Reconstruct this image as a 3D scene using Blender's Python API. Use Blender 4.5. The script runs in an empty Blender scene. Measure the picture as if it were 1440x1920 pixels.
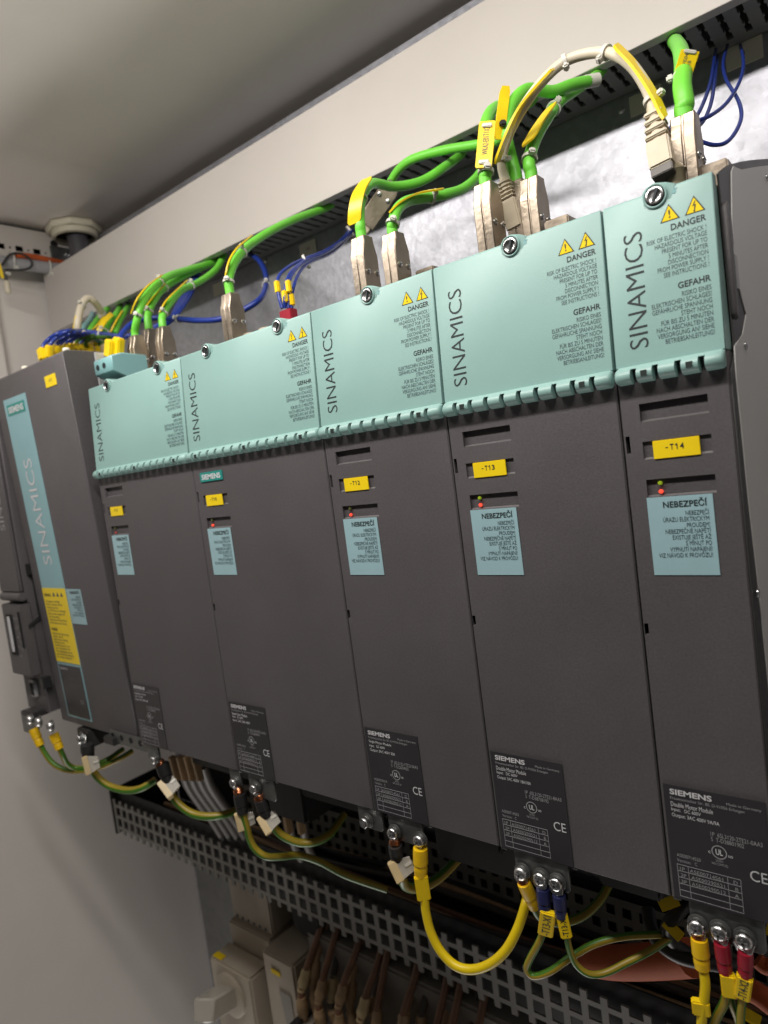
import bpy, bmesh, math, random
from mathutils import Vector, Matrix
random.seed(7)
SC = bpy.context.scene
COL = SC.collection
R = math.radians

# ------------------------------------------------------------------ camera
CAM_LOC = Vector((0.113596, -0.331584, 0.238703))
CAM_ROT = Matrix(((0.77546, 0.05875, 0.62866), (0.61781, 0.13486, -0.77468), (-0.1303, 0.98912, 0.06828)))
FPX = 1254.27
cd = bpy.data.cameras.new('camera')
cam = bpy.data.objects.new('camera', cd)
COL.objects.link(cam)
cam.matrix_world = Matrix.Translation(CAM_LOC) @ CAM_ROT.to_4x4()
cd.sensor_fit = 'VERTICAL'
cd.sensor_height = 36.0
cd.lens = FPX / 1920 * 36.0
cd.clip_start = 0.01
cd.clip_end = 20
cd.dof.use_dof = True
cd.dof.focus_distance = 0.40
cd.dof.aperture_fstop = cd.lens / 2.4
SC.camera = cam

# ------------------------------------------------------------------ light
w = bpy.data.worlds.new('World')
SC.world = w
w.use_nodes = True
bg = w.node_tree.nodes['Background']
bg.inputs[0].default_value = (1.0, 0.95, 0.91, 1)
bg.inputs[1].default_value = 0.04


def area(name, loc, look, sx, sy, power, color, spread=180):
    l = bpy.data.lights.new(name, 'AREA')
    l.shape = 'RECTANGLE'
    l.size, l.size_y = sx, sy
    l.energy = power
    l.color = color
    l.spread = R(spread)
    o = bpy.data.objects.new(name, l)
    COL.objects.link(o)
    o.location = loc
    d = Vector(look) - Vector(loc)
    o.rotation_euler = d.to_track_quat('-Z', 'Y').to_euler()
    return o


area('cabinet_lamp', (-0.21, -0.245, 0.648), (-0.21, 0.0, 0.25), 0.82, 0.035, 5.5, (1, 0.95, 0.895))
area('ceiling_fill', (-0.55, -0.42, -2.4), (-0.5, 0.0, 0.67), 1.6, 0.5, 20.0, (1, 0.96, 0.92))  # unseen fill from below, added to brighten the ceiling like floor bounce

vs = SC.view_settings
vs.view_transform = 'Standard'
vs.look = 'None'
vs.exposure = 0
vs.gamma = 1
vs.use_curve_mapping = False


# ------------------------------------------------------------------ helpers
def ray(u, v):
    return CAM_ROT @ Vector(((u - 720) / FPX, -(v - 960) / FPX, -1.0))


def at(u, v, y):
    d = ray(u, v)
    t = (y - CAM_LOC.y) / d.y
    return CAM_LOC + d * t


def atx(u, v, x):
    d = ray(u, v)
    return CAM_LOC + d * ((x - CAM_LOC.x) / d.x)


def atz(u, v, z):
    d = ray(u, v)
    return CAM_LOC + d * ((z - CAM_LOC.z) / d.z)


MATS = {}


def mat(name, color, rough=0.5, metal=0.0, bump=0.0, bscale=900, var=0.0, vscale=14, rvar=0.0, emit=0.0, alpha=1.0, trans=0.0, coat=0.0, fine=0.0):
    m = bpy.data.materials.new(name)
    m.use_nodes = True
    nt = m.node_tree
    b = nt.nodes['Principled BSDF']
    b.inputs['Base Color'].default_value = (*color, 1)
    b.inputs['Roughness'].default_value = rough
    b.inputs['Metallic'].default_value = metal
    if coat:
        b.inputs['Coat Weight'].default_value = coat
    if trans:
        b.inputs['Transmission Weight'].default_value = trans
    if emit:
        b.inputs['Emission Color'].default_value = (*color, 1)
        b.inputs['Emission Strength'].default_value = emit
    tc = nt.nodes.new('ShaderNodeTexCoord')
    if var or rvar:
        n = nt.nodes.new('ShaderNodeTexNoise')
        n.inputs['Scale'].default_value = vscale
        n.inputs['Detail'].default_value = 7
        n.inputs['Roughness'].default_value = 0.65
        nt.links.new(tc.outputs['Object'], n.inputs['Vector'])
        if var:
            mr = nt.nodes.new('ShaderNodeMapRange')
            mr.inputs['From Min'].default_value = 0.3
            mr.inputs['From Max'].default_value = 0.7
            mr.inputs['To Min'].default_value = 1 - var
            mr.inputs['To Max'].default_value = 1 + var
            nt.links.new(n.outputs['Fac'], mr.inputs['Value'])
            src = mr.outputs[0]
            if fine:
                n2 = nt.nodes.new('ShaderNodeTexNoise')
                n2.inputs['Scale'].default_value = 700
                n2.inputs['Detail'].default_value = 3
                nt.links.new(tc.outputs['Object'], n2.inputs['Vector'])
                m2 = nt.nodes.new('ShaderNodeMapRange')
                m2.inputs['From Min'].default_value = 0.3
                m2.inputs['From Max'].default_value = 0.7
                m2.inputs['To Min'].default_value = 1 - fine
                m2.inputs['To Max'].default_value = 1 + fine
                nt.links.new(n2.outputs['Fac'], m2.inputs['Value'])
                mm = nt.nodes.new('ShaderNodeMath')
                mm.operation = 'MULTIPLY'
                nt.links.new(src, mm.inputs[0])
                nt.links.new(m2.outputs[0], mm.inputs[1])
                src = mm.outputs[0]
            vm = nt.nodes.new('ShaderNodeVectorMath')
            vm.operation = 'SCALE'
            vm.inputs[0].default_value = color
            nt.links.new(src, vm.inputs['Scale'])
            nt.links.new(vm.outputs[0], b.inputs['Base Color'])
        if rvar:
            m3 = nt.nodes.new('ShaderNodeMapRange')
            m3.inputs['From Min'].default_value = 0.3
            m3.inputs['From Max'].default_value = 0.7
            m3.inputs['To Min'].default_value = max(0.02, rough - rvar)
            m3.inputs['To Max'].default_value = min(1, rough + rvar)
            nt.links.new(n.outputs['Fac'], m3.inputs['Value'])
            nt.links.new(m3.outputs[0], b.inputs['Roughness'])
    if bump:
        n = nt.nodes.new('ShaderNodeTexNoise')
        n.inputs['Scale'].default_value = bscale
        n.inputs['Detail'].default_value = 4
        nt.links.new(tc.outputs['Object'], n.inputs['Vector'])
        bp = nt.nodes.new('ShaderNodeBump')
        bp.inputs['Strength'].default_value = bump
        bp.inputs['Distance'].default_value = 0.001
        nt.links.new(n.outputs['Fac'], bp.inputs['Height'])
        nt.links.new(bp.outputs[0], b.inputs['Normal'])
    MATS[name] = m
    return m


# palette (linear base colours)
mat('paint', (0.74, 0.695, 0.65), 0.45, bump=0.10, bscale=1400, var=0.035, vscale=5, rvar=0.05)
mat('duct_lid', (0.51, 0.475, 0.44), 0.42, bump=0.05, bscale=600, var=0.03, vscale=7, rvar=0.06)
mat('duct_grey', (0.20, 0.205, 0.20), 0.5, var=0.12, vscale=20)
mat('grid_grey', (0.24, 0.23, 0.21), 0.55, var=0.15, vscale=25)
mat('black_plastic', (0.018, 0.018, 0.019), 0.45, var=0.25, vscale=30)
mat('void', (0.006, 0.006, 0.006), 0.9)  # near-black painted in for the shade inside holes, slots and gaps
mat('body', (0.086, 0.079, 0.083), 0.47, bump=0.30, bscale=2600, var=0.10, vscale=9, rvar=0.06, fine=0.10)
mat('body_dark', (0.030, 0.029, 0.029), 0.45, bump=0.2, bscale=2600, var=0.1, vscale=12)
mat('mint', (0.240, 0.396, 0.370), 0.40, bump=0.12, bscale=2600, var=0.03, vscale=12, rvar=0.05)
mat('slot_shade', (0.013, 0.022, 0.02), 0.6)  # dark green that paints the shade of deep slots into the ridge
mat('teal', (0.22, 0.42, 0.43), 0.4, var=0.06)
mat('sticker', (0.30, 0.46, 0.50), 0.35, var=0.04, vscale=30)
mat('stripe', (0.235, 0.42, 0.46), 0.35, var=0.05, vscale=20)
mat('logo_green', (0.02, 0.25, 0.22), 0.35)
mat('yellow_label', (0.85, 0.62, 0.008), 0.4, var=0.05, vscale=40)
mat('yellow_tag', (0.85, 0.60, 0.008), 0.38, var=0.08, vscale=60)
mat('yellow_sleeve', (0.80, 0.50, 0.008), 0.4, var=0.12, vscale=120, bump=0.1, bscale=500)
mat('yellow_wire', (0.75, 0.55, 0.008), 0.38, var=0.06, vscale=40)
mat('ink', (0.02, 0.028, 0.03), 0.5)
mat('ink_soft', (0.05, 0.075, 0.085), 0.5)
mat('ink_grey', (0.10, 0.10, 0.10), 0.5)
mat('white_ink', (0.62, 0.62, 0.64), 0.5)
mat('pale_ink', (0.33, 0.32, 0.34), 0.5)
mat('label_black', (0.033, 0.031, 0.034), 0.38, var=0.1, vscale=30)
mat('green_cable', (0.155, 0.60, 0.05), 0.45, bump=0.1, bscale=300, var=0.06, vscale=40)
mat('white_cable', (0.60, 0.54, 0.42), 0.42, var=0.05, vscale=40)
mat('boot', (0.52, 0.45, 0.33), 0.5, var=0.08, vscale=60)
mat('blue_wire', (0.012, 0.034, 0.24), 0.33, var=0.1, vscale=60)
mat('gy_green', (0.06, 0.17, 0.015), 0.4, var=0.1, vscale=40)
mat('gy_yellow', (0.30, 0.22, 0.018), 0.4, var=0.1, vscale=40)
mat('nickel', (0.34, 0.285, 0.225), 0.40, 0.85, bump=0.15, bscale=350, var=0.15, vscale=60, rvar=0.12)
mat('zinc', (0.62, 0.62, 0.62), 0.30, 1.0, bump=0.2, bscale=350, var=0.2, vscale=110, rvar=0.12)
mat('dark_steel', (0.20, 0.205, 0.20), 0.42, 0.85, var=0.2, vscale=60, rvar=0.1)
mat('copper', (0.55, 0.22, 0.11), 0.3, 1.0, var=0.2, vscale=200)
mat('tie', (0.68, 0.66, 0.60), 0.4, trans=0.15)
mat('clip_cream', (0.60, 0.47, 0.26), 0.42, var=0.1, vscale=80)
mat('clear', (0.78, 0.74, 0.66), 0.12, trans=0.5)
mat('red_sleeve', (0.30, 0.012, 0.028), 0.4, var=0.1, vscale=100)
mat('blue_sleeve', (0.018, 0.022, 0.085), 0.4, var=0.1, vscale=100)
mat('orange', (0.42, 0.075, 0.012), 0.75, var=0.12, vscale=40)
mat('tan_wire', (0.42, 0.28, 0.155), 0.45, var=0.15, vscale=80)
mat('brown_wire', (0.24, 0.12, 0.07), 0.45, var=0.2, vscale=60)
mat('grey_wire', (0.085, 0.075, 0.065), 0.5, var=0.15, vscale=50)
mat('conduit', (0.30, 0.30, 0.31), 0.4, var=0.08, vscale=50)
mat('pipe', (0.065, 0.062, 0.07), 0.38, var=0.1, vscale=30)
mat('gland', (0.58, 0.54, 0.42), 0.45, var=0.05)
mat('cream', (0.46, 0.40, 0.32), 0.45, var=0.06, vscale=20)
mat('cream_side', (0.30, 0.28, 0.25), 0.5, var=0.06, vscale=20)
mat('plate_grey', (0.46, 0.46, 0.46), 0.4, var=.05)
mat('led_green_dim', (0.10, 0.11, 0.03), 0.3)
mat('led_red_dim', (0.42, 0.05, 0.04), 0.3, emit=0.25)
mat('panel_tag', (0.78, 0.74, 0.62), 0.5, var=0.05)
mat('side_metal', (0.56, 0.555, 0.545), 0.42, 0.0, bump=0.12, bscale=900, var=0.06, vscale=12, rvar=0.06)
mat('led_green', (0.26, 0.36, 0.02), 0.3, emit=0.25)
mat('led_red', (1.0, 0.09, 0.05), 0.3, emit=0.7)
mat('putty', (0.22, 0.19, 0.12), 0.35, trans=0.3)


def galvanised():
    m = mat('galvanised', (0.60, 0.60, 0.64), 0.36, 0.85)
    nt = m.node_tree
    b = nt.nodes['Principled BSDF']
    tc = nt.nodes.new('ShaderNodeTexCoord')
    v = nt.nodes.new('ShaderNodeTexVoronoi')
    v.inputs['Scale'].default_value = 170
    n = nt.nodes.new('ShaderNodeTexNoise')
    n.inputs['Scale'].default_value = 16
    n.inputs['Detail'].default_value = 8
    n.inputs['Roughness'].default_value = 0.7
    n3 = nt.nodes.new('ShaderNodeTexNoise')
    n3.inputs['Scale'].default_value = 130
    n3.inputs['Detail'].default_value = 5
    for q in (v, n, n3):
        nt.links.new(tc.outputs['Object'], q.inputs['Vector'])
    mr = nt.nodes.new('ShaderNodeMapRange')
    mr.inputs['To Min'].default_value = 0.42
    mr.inputs['To Max'].default_value = 0.60
    mr.inputs['From Min'].default_value = 0.3
    mr.inputs['From Max'].default_value = 0.7
    nt.links.new(n.outputs['Fac'], mr.inputs['Value'])
    nt.links.new(mr.outputs[0], b.inputs['Roughness'])
    cm = nt.nodes.new('ShaderNodeMapRange')
    cm.inputs['To Min'].default_value = 0.90
    cm.inputs['To Max'].default_value = 1.06
    sx = nt.nodes.new('ShaderNodeSeparateColor')
    nt.links.new(v.outputs['Color'], sx.inputs[0])
    nt.links.new(sx.outputs[0], cm.inputs['Value'])
    vm = nt.nodes.new('ShaderNodeVectorMath')
    vm.operation = 'SCALE'
    vm.inputs[0].default_value = (0.48, 0.485, 0.53)
    nt.links.new(cm.outputs[0], vm.inputs['Scale'])
    nt.links.new(vm.outputs[0], b.inputs['Base Color'])
    ad = nt.nodes.new('ShaderNodeMath')
    ad.operation = 'ADD'
    nt.links.new(n3.outputs['Fac'], ad.inputs[0])
    nt.links.new(n.outputs['Fac'], ad.inputs[1])
    bp = nt.nodes.new('ShaderNodeBump')
    bp.inputs['Strength'].default_value = 0.16
    bp.inputs['Distance'].default_value = 0.003
    nt.links.new(ad.outputs[0], bp.inputs['Height'])
    nt.links.new(bp.outputs[0], b.inputs['Normal'])


galvanised()


def setp(o, label=None, cat=None, group=None, kind=None):
    if label:
        o['label'] = label
    if cat:
        o['category'] = cat
    if group:
        o['group'] = group
    if kind:
        o['kind'] = kind
    return o


def thing(name, label, cat, loc=(0, 0, 0), group=None):
    o = bpy.data.objects.new(name, None)
    COL.objects.link(o)
    o.location = loc
    o.empty_display_size = 0.01
    return setp(o, label, cat, group)


class MB:
    """collects shapes (world metres) into one mesh"""

    def __init__(s):
        s.v, s.f, s.mi = [], [], []

    def add(s, vs, fs, mi=0):
        n = len(s.v)
        s.v += [tuple(q) for q in vs]
        s.f += [tuple(i + n for i in f) for f in fs]
        s.mi += mi if isinstance(mi, list) else [mi] * len(fs)
        return s

    def box(s, a, b, bev=0.0, mi=0, M=None):
        bm = bmesh.new()
        bmesh.ops.create_cube(bm, size=1)
        a, b = Vector(a), Vector(b)
        c, d = (a + b) / 2, (b - a)
        for q in bm.verts:
            q.co = Vector((q.co.x * d.x, q.co.y * d.y, q.co.z * d.z)) + c
        if bev:
            bmesh.ops.bevel(bm, geom=bm.edges[:], offset=bev, segments=2, affect='EDGES')
        if M is not None:
            bm.transform(M)
        s.bm(bm, mi)
        return s

    def bm(s, bm, mi=0):
        bm.verts.index_update()
        s.add([q.co for q in bm.verts], [[q.index for q in f.verts] for f in bm.faces], mi)
        bm.free()

    def obox(s, c, ax, ay, az, dims, bev=0.0, mi=0):
        """box centred at c with axes ax, ay, az"""
        M = Matrix((ax, ay, az)).transposed().to_4x4()
        M.translation = c
        d = Vector(dims) / 2
        return s.box(-d, d, bev, mi, M)

    def prism(s, poly, o, u, v, n, h, mi=0, bev=0.0):
        """poly (2D) in plane o,u,v extruded along n by h"""
        bm = bmesh.new()
        o, u, v, n = Vector(o), Vector(u), Vector(v), Vector(n)
        a = [bm.verts.new(o + u * p[0] + v * p[1]) for p in poly]
        b = [bm.verts.new(o + u * p[0] + v * p[1] + n * h) for p in poly]
        bm.faces.new(a)
        bm.faces.new(b[::-1])
        k = len(poly)
        for i in range(k):
            bm.faces.new((a[i], b[i], b[(i + 1) % k], a[(i + 1) % k]))
        bmesh.ops.recalc_face_normals(bm, faces=bm.faces[:])
        if bev:
            bmesh.ops.bevel(bm, geom=bm.edges[:], offset=bev, segments=1, affect='EDGES')
        s.bm(bm, mi)
        return s

    def lathe(s, prof, o, axis, seg=28, mi=0):
        """prof: (radius, distance along axis)"""
        o, axis = Vector(o), Vector(axis).normalized()
        u = axis.orthogonal().normalized()
        w_ = axis.cross(u)
        vs, fs = [], []
        for r_, h in prof:
            for k in range(seg):
                t = 2 * math.pi * k / seg
                vs.append(o + axis * h + (u * math.cos(t) + w_ * math.sin(t)) * max(r_, 1e-5))
        for i in range(len(prof) - 1):
            for k in range(seg):
                k2 = (k + 1) % seg
                fs.append((i * seg + k, i * seg + k2, (i + 1) * seg + k2, (i + 1) * seg + k))
        fs.append(tuple(range(seg))[::-1])
        fs.append(tuple((len(prof) - 1) * seg + k for k in range(seg)))
        return s.add(vs, fs, mi)

    def tube(s, pts, r, seg=12, sub=6, mi=0, stripe=None, rs=None):
        P = spline(pts, sub)
        n = len(P)
        rr = [r] * n
        if rs:
            rr = [rs[min(len(rs) - 1, int(i / (n - 1) * (len(rs) - 1) + 0.5))] for i in range(n)]
        T = [(P[min(i + 1, n - 1)] - P[max(i - 1, 0)]).normalized() for i in range(n)]
        u = T[0].orthogonal().normalized()
        vs, fs, mm = [], [], []
        for i in range(n):
            u = (u - T[i] * u.dot(T[i])).normalized()
            w_ = T[i].cross(u)
            for k in range(seg):
                t = 2 * math.pi * k / seg
                vs.append(P[i] + (u * math.cos(t) + w_ * math.sin(t)) * rr[i])
        for i in range(n - 1):
            for k in range(seg):
                k2 = (k + 1) % seg
                fs.append((i * seg + k, i * seg + k2, (i + 1) * seg + k2, (i + 1) * seg + k))
                mm.append(mi if stripe is None or (k * 4 // seg) % 2 == 0 else stripe)
        fs.append(tuple(range(seg))[::-1])
        fs.append(tuple((n - 1) * seg + k for k in range(seg)))
        mm += [mi, mi]
        return s.add(vs, fs, mm)

    def ribbon(s, pts, wv, th, sub=5, mi=0):
        """thin plate following pts, width vector wv, thickness th"""
        P = spline(pts, sub)
        n = len(P)
        wv = Vector(wv)
        vs, fs = [], []
        for i in range(n):
            T = (P[min(i + 1, n - 1)] - P[max(i - 1, 0)]).normalized()
            nn = T.cross(wv).normalized() * th / 2
            w2 = wv / 2
            e = min(i, n - 1 - i)
            if e == 0:
                w2 = w2 * 0.72
            vs += [P[i] - w2 - nn, P[i] + w2 - nn, P[i] + w2 + nn, P[i] - w2 + nn]
        for i in range(n - 1):
            for k in range(4):
                k2 = (k + 1) % 4
                fs.append((i * 4 + k, i * 4 + k2, i * 4 + 4 + k2, i * 4 + 4 + k))
        fs += [(3, 2, 1, 0), tuple(range(4 * n - 4, 4 * n))]
        return s.add(vs, fs, mi)

    def cells(s, xs, zs, depth, put, th=None, mi=0):
        """sheet of cells; depth(i,j) -> recess (None = open hole); put(x,z,d) -> world point"""
        nx, nz = len(xs) - 1, len(zs) - 1
        D = [[depth((xs[i] + xs[i + 1]) / 2, (zs[j] + zs[j + 1]) / 2) for j in range(nz)] for i in range(nx)]

        def quad(a, b, c, d):
            s.add([put(*a), put(*b), put(*c), put(*d)], [(0, 1, 2, 3)], mi)

        for i in range(nx):
            for j in range(nz):
                d = D[i][j]
                x0, x1, z0, z1 = xs[i], xs[i + 1], zs[j], zs[j + 1]
                if d is not None:
                    quad((x0, z0, d), (x1, z0, d), (x1, z1, d), (x0, z1, d))
                    if th:
                        quad((x0, z1, th), (x1, z1, th), (x1, z0, th), (x0, z0, th))
                for (i2, j2, e) in ((i + 1, j, ((x1, z0), (x1, z1))), (i, j + 1, ((x1, z1), (x0, z1)))):
                    out = i2 >= nx or j2 >= nz
                    d2 = None if out else D[i2][j2]
                    if out and not th:
                        continue
                    if d == d2:
                        continue
                    da = th if d is None else d
                    db = th if d2 is None else d2
                    if da is None or db is None:
                        continue
                    quad((*e[0], da), (*e[0], db), (*e[1], db), (*e[1], da))
                if th and d is not None:
                    if i == 0:
                        quad((x0, z0, d), (x0, z1, d), (x0, z1, th), (x0, z0, th))
                    if j == 0:
                        quad((x0, z0, d), (x1, z0, d), (x1, z0, th), (x0, z0, th))
        return s

    def build(s, name, m, parent=None, smooth=True, weld=True, angle=38):
        me = bpy.data.meshes.new(name)
        me.from_pydata(s.v, [], s.f)
        ms = m if isinstance(m, (list, tuple)) else [m]
        for q in ms:
            me.materials.append(MATS[q])
        for p, i in zip(me.polygons, s.mi):
            p.material_index = i
        bm = bmesh.new()
        bm.from_mesh(me)
        if weld:
            bmesh.ops.remove_doubles(bm, verts=bm.verts[:], dist=2e-6)
        bmesh.ops.recalc_face_normals(bm, faces=bm.faces[:])
        bm.to_mesh(me)
        bm.free()
        if smooth:
            for p in me.polygons:
                p.use_smooth = True
            me.set_sharp_from_angle(angle=R(angle))
        return link(name, me, parent)


def link(name, me, parent):
    o = bpy.data.objects.new(name, me)
    COL.objects.link(o)
    if parent is not None:
        o.parent = parent
        if parent.type == 'EMPTY':
            o.matrix_parent_inverse = Matrix.Translation(-parent.location)
    return o


def spline(pts, sub):
    P = [Vector(p) for p in pts]
    if len(P) < 3:
        return [P[0].lerp(P[-1], i / sub) for i in range(sub + 1)]
    out = []
    Q = [P[0] * 2 - P[1]] + P + [P[-1] * 2 - P[-2]]
    for i in range(1, len(Q) - 2):
        p0, p1, p2, p3 = Q[i - 1:i + 3]
        for k in range(sub):
            t = k / sub
            out.append(0.5 * ((2 * p1) + (p2 - p0) * t + (2 * p0 - 5 * p1 + 4 * p2 - p3) * t * t + (3 * p1 - p0 - 3 * p2 + p3) * t ** 3))
    out.append(P[-1])
    return out


X, Y, Z = Vector((1, 0, 0)), Vector((0, 1, 0)), Vector((0, 0, 1))


def text_mesh(body, align='LEFT', bold=0.0, space=1.0, track=1.0):
    c = bpy.data.curves.new('t', 'FONT')
    c.body = body
    c.align_x = align
    c.offset = bold
    c.space_line = space
    c.space_character = track
    c.resolution_u = 3
    o = bpy.data.objects.new('t', c)
    COL.objects.link(o)
    dg = bpy.context.evaluated_depsgraph_get()
    me = bpy.data.meshes.new_from_object(o.evaluated_get(dg))
    vs = [q.co.copy() for q in me.vertices]
    fs = [tuple(p.vertices) for p in me.polygons]
    bpy.data.objects.remove(o)
    bpy.data.curves.remove(c)
    bpy.data.meshes.remove(me)
    return vs, fs


def text(mb, body, box, put, align='LEFT', bold=0.0, space=1.0, track=1.0, mi=0, keep=False):
    """fit text into box (a0,b0,a1,b1); put(a,b) -> world; keep: fit height only"""
    vs, fs = text_mesh(body, align, bold, space, track)
    if not vs:
        return
    x0, x1 = min(q.x for q in vs), max(q.x for q in vs)
    y0, y1 = min(q.y for q in vs), max(q.y for q in vs)
    a0, b0, a1, b1 = box
    sy = (b1 - b0) / max(1e-9, y1 - y0)
    sx = sy if keep else (a1 - a0) / max(1e-9, x1 - x0)
    ox = a1 - (x1 - x0) * sx if align == 'RIGHT' else a0
    mb.add([put(ox + (q.x - x0) * sx, b0 + (q.y - y0) * sy) for q in vs], fs, mi)


# ------------------------------------------------------------------ setting: the cabinet
WX, PY, CZ = -0.955, 0.27, 0.672
MB().box((WX - 0.02, -0.42, -1.2), (WX, 0.34, CZ), 0).build('side_wall', 'paint')['kind'] = 'structure'
MB().box((WX - 0.02, -0.42, CZ + 0.0005), (0.9, 0.40, CZ + 0.02), 0).build('ceiling', 'paint')['kind'] = 'structure'
MB().box((-0.893, PY, -1.2), (0.9, PY + 0.003, 0.66), 0.0006).build('back_wall', 'galvanised')['kind'] = 'structure'
MB().box((WX, 0.335, -1.2), (0.9, 0.345, CZ), 0).build('rear_wall', 'paint')['kind'] = 'structure'
MB().box((WX, 0.15, -1.22), (0.9, 0.34, -1.2), 0).build('floor', 'paint')['kind'] = 'structure'
o = MB().box((0.9005, -0.42, -1.2), (0.92, 0.34, CZ), 0).build('opposite_wall', 'paint')
o['kind'] = 'structure'
# door frame post at the near end of the side wall
t = thing('door_post', 'pale beige upright post at the edge of the grey side wall', 'post', (WX, -0.2, 0))
pp = atx(5, 640, WX + 0.012)
MB().box((WX + 0.0005, pp.y - 0.09, 0.30), (WX + 0.016, pp.y, 0.60), 0.003).build('post', 'paint', t)

# sheet metal rail with punched holes under the ceiling on the side wall
t = thing('punched_rail', 'pale steel rail with square punched holes under the cabinet ceiling', 'rail', (WX, 0.1, 0.64))
ys = sorted({-0.30, 0.262} | {round(-0.29 + 0.0265 * k + d, 5) for k in range(20) for d in (0, 0.0115, 0.0175, 0.0205)})
zs = [0.612, 0.632, 0.6345, 0.6375, 0.640, 0.668]


def rail_hole(a, z):
    k = (a + 0.29) / 0.0265
    f = (k - math.floor(k)) * 0.0265
    if 0 < k < 20:
        if f < 0.0115 and 0.632 < z < 0.640:
            return None
        if 0.0175 < f < 0.0205 and 0.6345 < z < 0.6375:
            return None
    return 0.0


MB().cells(ys, zs, rail_hole, lambda a, z, d: (WX + 0.026 - d, a, z), th=0.002).build('rail_face', 'duct_lid', t, smooth=False)
MB().box((WX + 0.001, -0.30, 0.6115), (WX + 0.0235, 0.262, 0.6118), 0).build('rail_lip', 'duct_grey', t)
MB().box((WX + 0.001, -0.30, 0.614), (WX + 0.003, 0.262, 0.666), 0).build('rail_back', 'void', t)
t = thing('corner_bracket', 'small bright steel corner bracket with screws beside the punched rail', 'bracket', (WX, 0.22, 0.64))
c = atx(122, 478, WX + 0.03)
MB().box((WX + 0.0265, c.y - 0.022, c.z - 0.010), (WX + 0.030, c.y + 0.022, c.z + 0.012), 0.001).build('plate', 'dark_steel', t)
for dy in (0.004, 0.015):
    MB().lathe([(0.004, 0), (0.004, 0.002), (0.002, 0.003)], (WX + 0.030, c.y + dy, c.z + 0.001), X, 16).build('screw', 'zinc', t)
q = atx(101, 457, WX + 0.027)
MB().lathe([(0.0055, 0), (0.0055, 0.0012)], (WX + 0.0262, q.y, q.z), X, 18).build('hole_plug', 'void', t)

# conduit, orange cable and black cord tied along the rail
t = thing('conduit_pipe', 'grey conduit tied along the punched rail on the side wall', 'conduit', (WX, 0.1, 0.60))
a, b = atx(2, 491, WX + 0.037), atx(125, 505, WX + 0.037)
d = (b - a)
MB().tube([a - d * 1.5, a, b, b + d * 0.6], 0.0095, 16, 4).build('pipe', 'conduit', t)
for u, v in ((21, 488), (89, 500)):
    c = atx(u, v, WX + 0.037)
    MB().tube([c + Vector((0.0108 * math.cos(k * 0.5236), 0, 0.0125 * math.sin(k * 0.5236))) for k in range(13)], 0.0012, 6, 2).box(c + Vector((0.009, -0.002, -0.0165)), c + Vector((0.014, 0.003, -0.0115)), 0.001).build('cable_tie', 'tie', t)
cable = MB().tube([atx(u, v, WX + x_) for u, v, x_ in ((30, 478, .046), (60, 481, .045), (95, 488, .043), (118, 493, .04), (140, 497, .04))], 0.0042, 10, 5)
setp(cable.build('orange_cable', 'orange'), 'orange cable lying on the grey conduit by the punched rail', 'cable')
cord = MB().tube([atx(u, v, WX + 0.05) for u, v in ((4, 497), (18, 478), (36, 475), (52, 482), (60, 493), (56, 502), (40, 506), (10, 506))], 0.0016, 8, 6)
setp(cord.build('cable_loop', 'black_plastic'), 'thin black cord looped over the grey conduit', 'cord')
t = thing('tied_wire_end', 'cream capped wire end hanging under the grey conduit with a yellow marker', 'wire', atx(12, 525, WX + 0.05))
MB().tube([atx(u, v, WX + 0.05) for u, v in ((8, 512), (10, 520), (13, 530))], 0.0026, 8, 4).build('stem', 'black_plastic', t)
MB().tube([atx(u, v, WX + 0.05) for u, v in ((12.2, 527), (13.5, 538), (15.5, 548), (16, 551))], 0.004, 12, 4, rs=[.0036, .0042, .0042, .0028]).build('cap', 'white_cable', t)
MB().ribbon([atx(-4, 490, WX + 0.052), atx(1, 506, WX + 0.052), atx(5, 522, WX + 0.052)], (0.001, 0.004, 0), 0.001).build('marker_strip', 'yellow_tag', t)
MB().obox(atx(15, 513, WX + 0.052), X, Y, Z, (0.005, 0.008, 0.004), 0.0012).build('cable_tie', 'tie', t)

# cable gland with pipe through the ceiling
DZ1_ = 0.601
g = atz(136, 412, CZ - 0.008)
g.y = 0.238
g.x = at(136, 412, 0.238).x
t = thing('cable_gland', 'cream plastic ring nut on the cabinet ceiling with a dark pipe through it', 'cable gland', (g.x, g.y, CZ))
nut = []
hexp = [(0.0415 * math.cos(k * math.pi / 4 + .2), 0.0415 * math.sin(k * math.pi / 4 + .2)) for k in range(8)]
MB().prism(hexp, (g.x, g.y, CZ - 0.0005), X, Y, -Z, 0.010, bev=0.002).build('nut', 'gland', t)
MB().lathe([(0.0335, 0), (0.0335, 0.017), (0.031, 0.0185), (0.0285, 0.0185), (0.0285, 0.008), (0.001, 0.008)], (g.x, g.y, CZ - 0.001), -Z, 36).build('collar', 'gland', t)
MB().lathe([(0.0275, 0), (0.0275, 0.001)], (g.x, g.y, CZ - 0.0125), -Z, 32).build('opening', 'void', t)
p0 = Vector((g.x + 0.004, g.y, CZ - 0.006))
p1 = Vector((g.x + 0.010, g.y, DZ1_ + 0.004))
MB().tube([p0, p0.lerp(p1, 0.5), p1], 0.0150, 24, 4).build('pipe', 'pipe', t)

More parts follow.
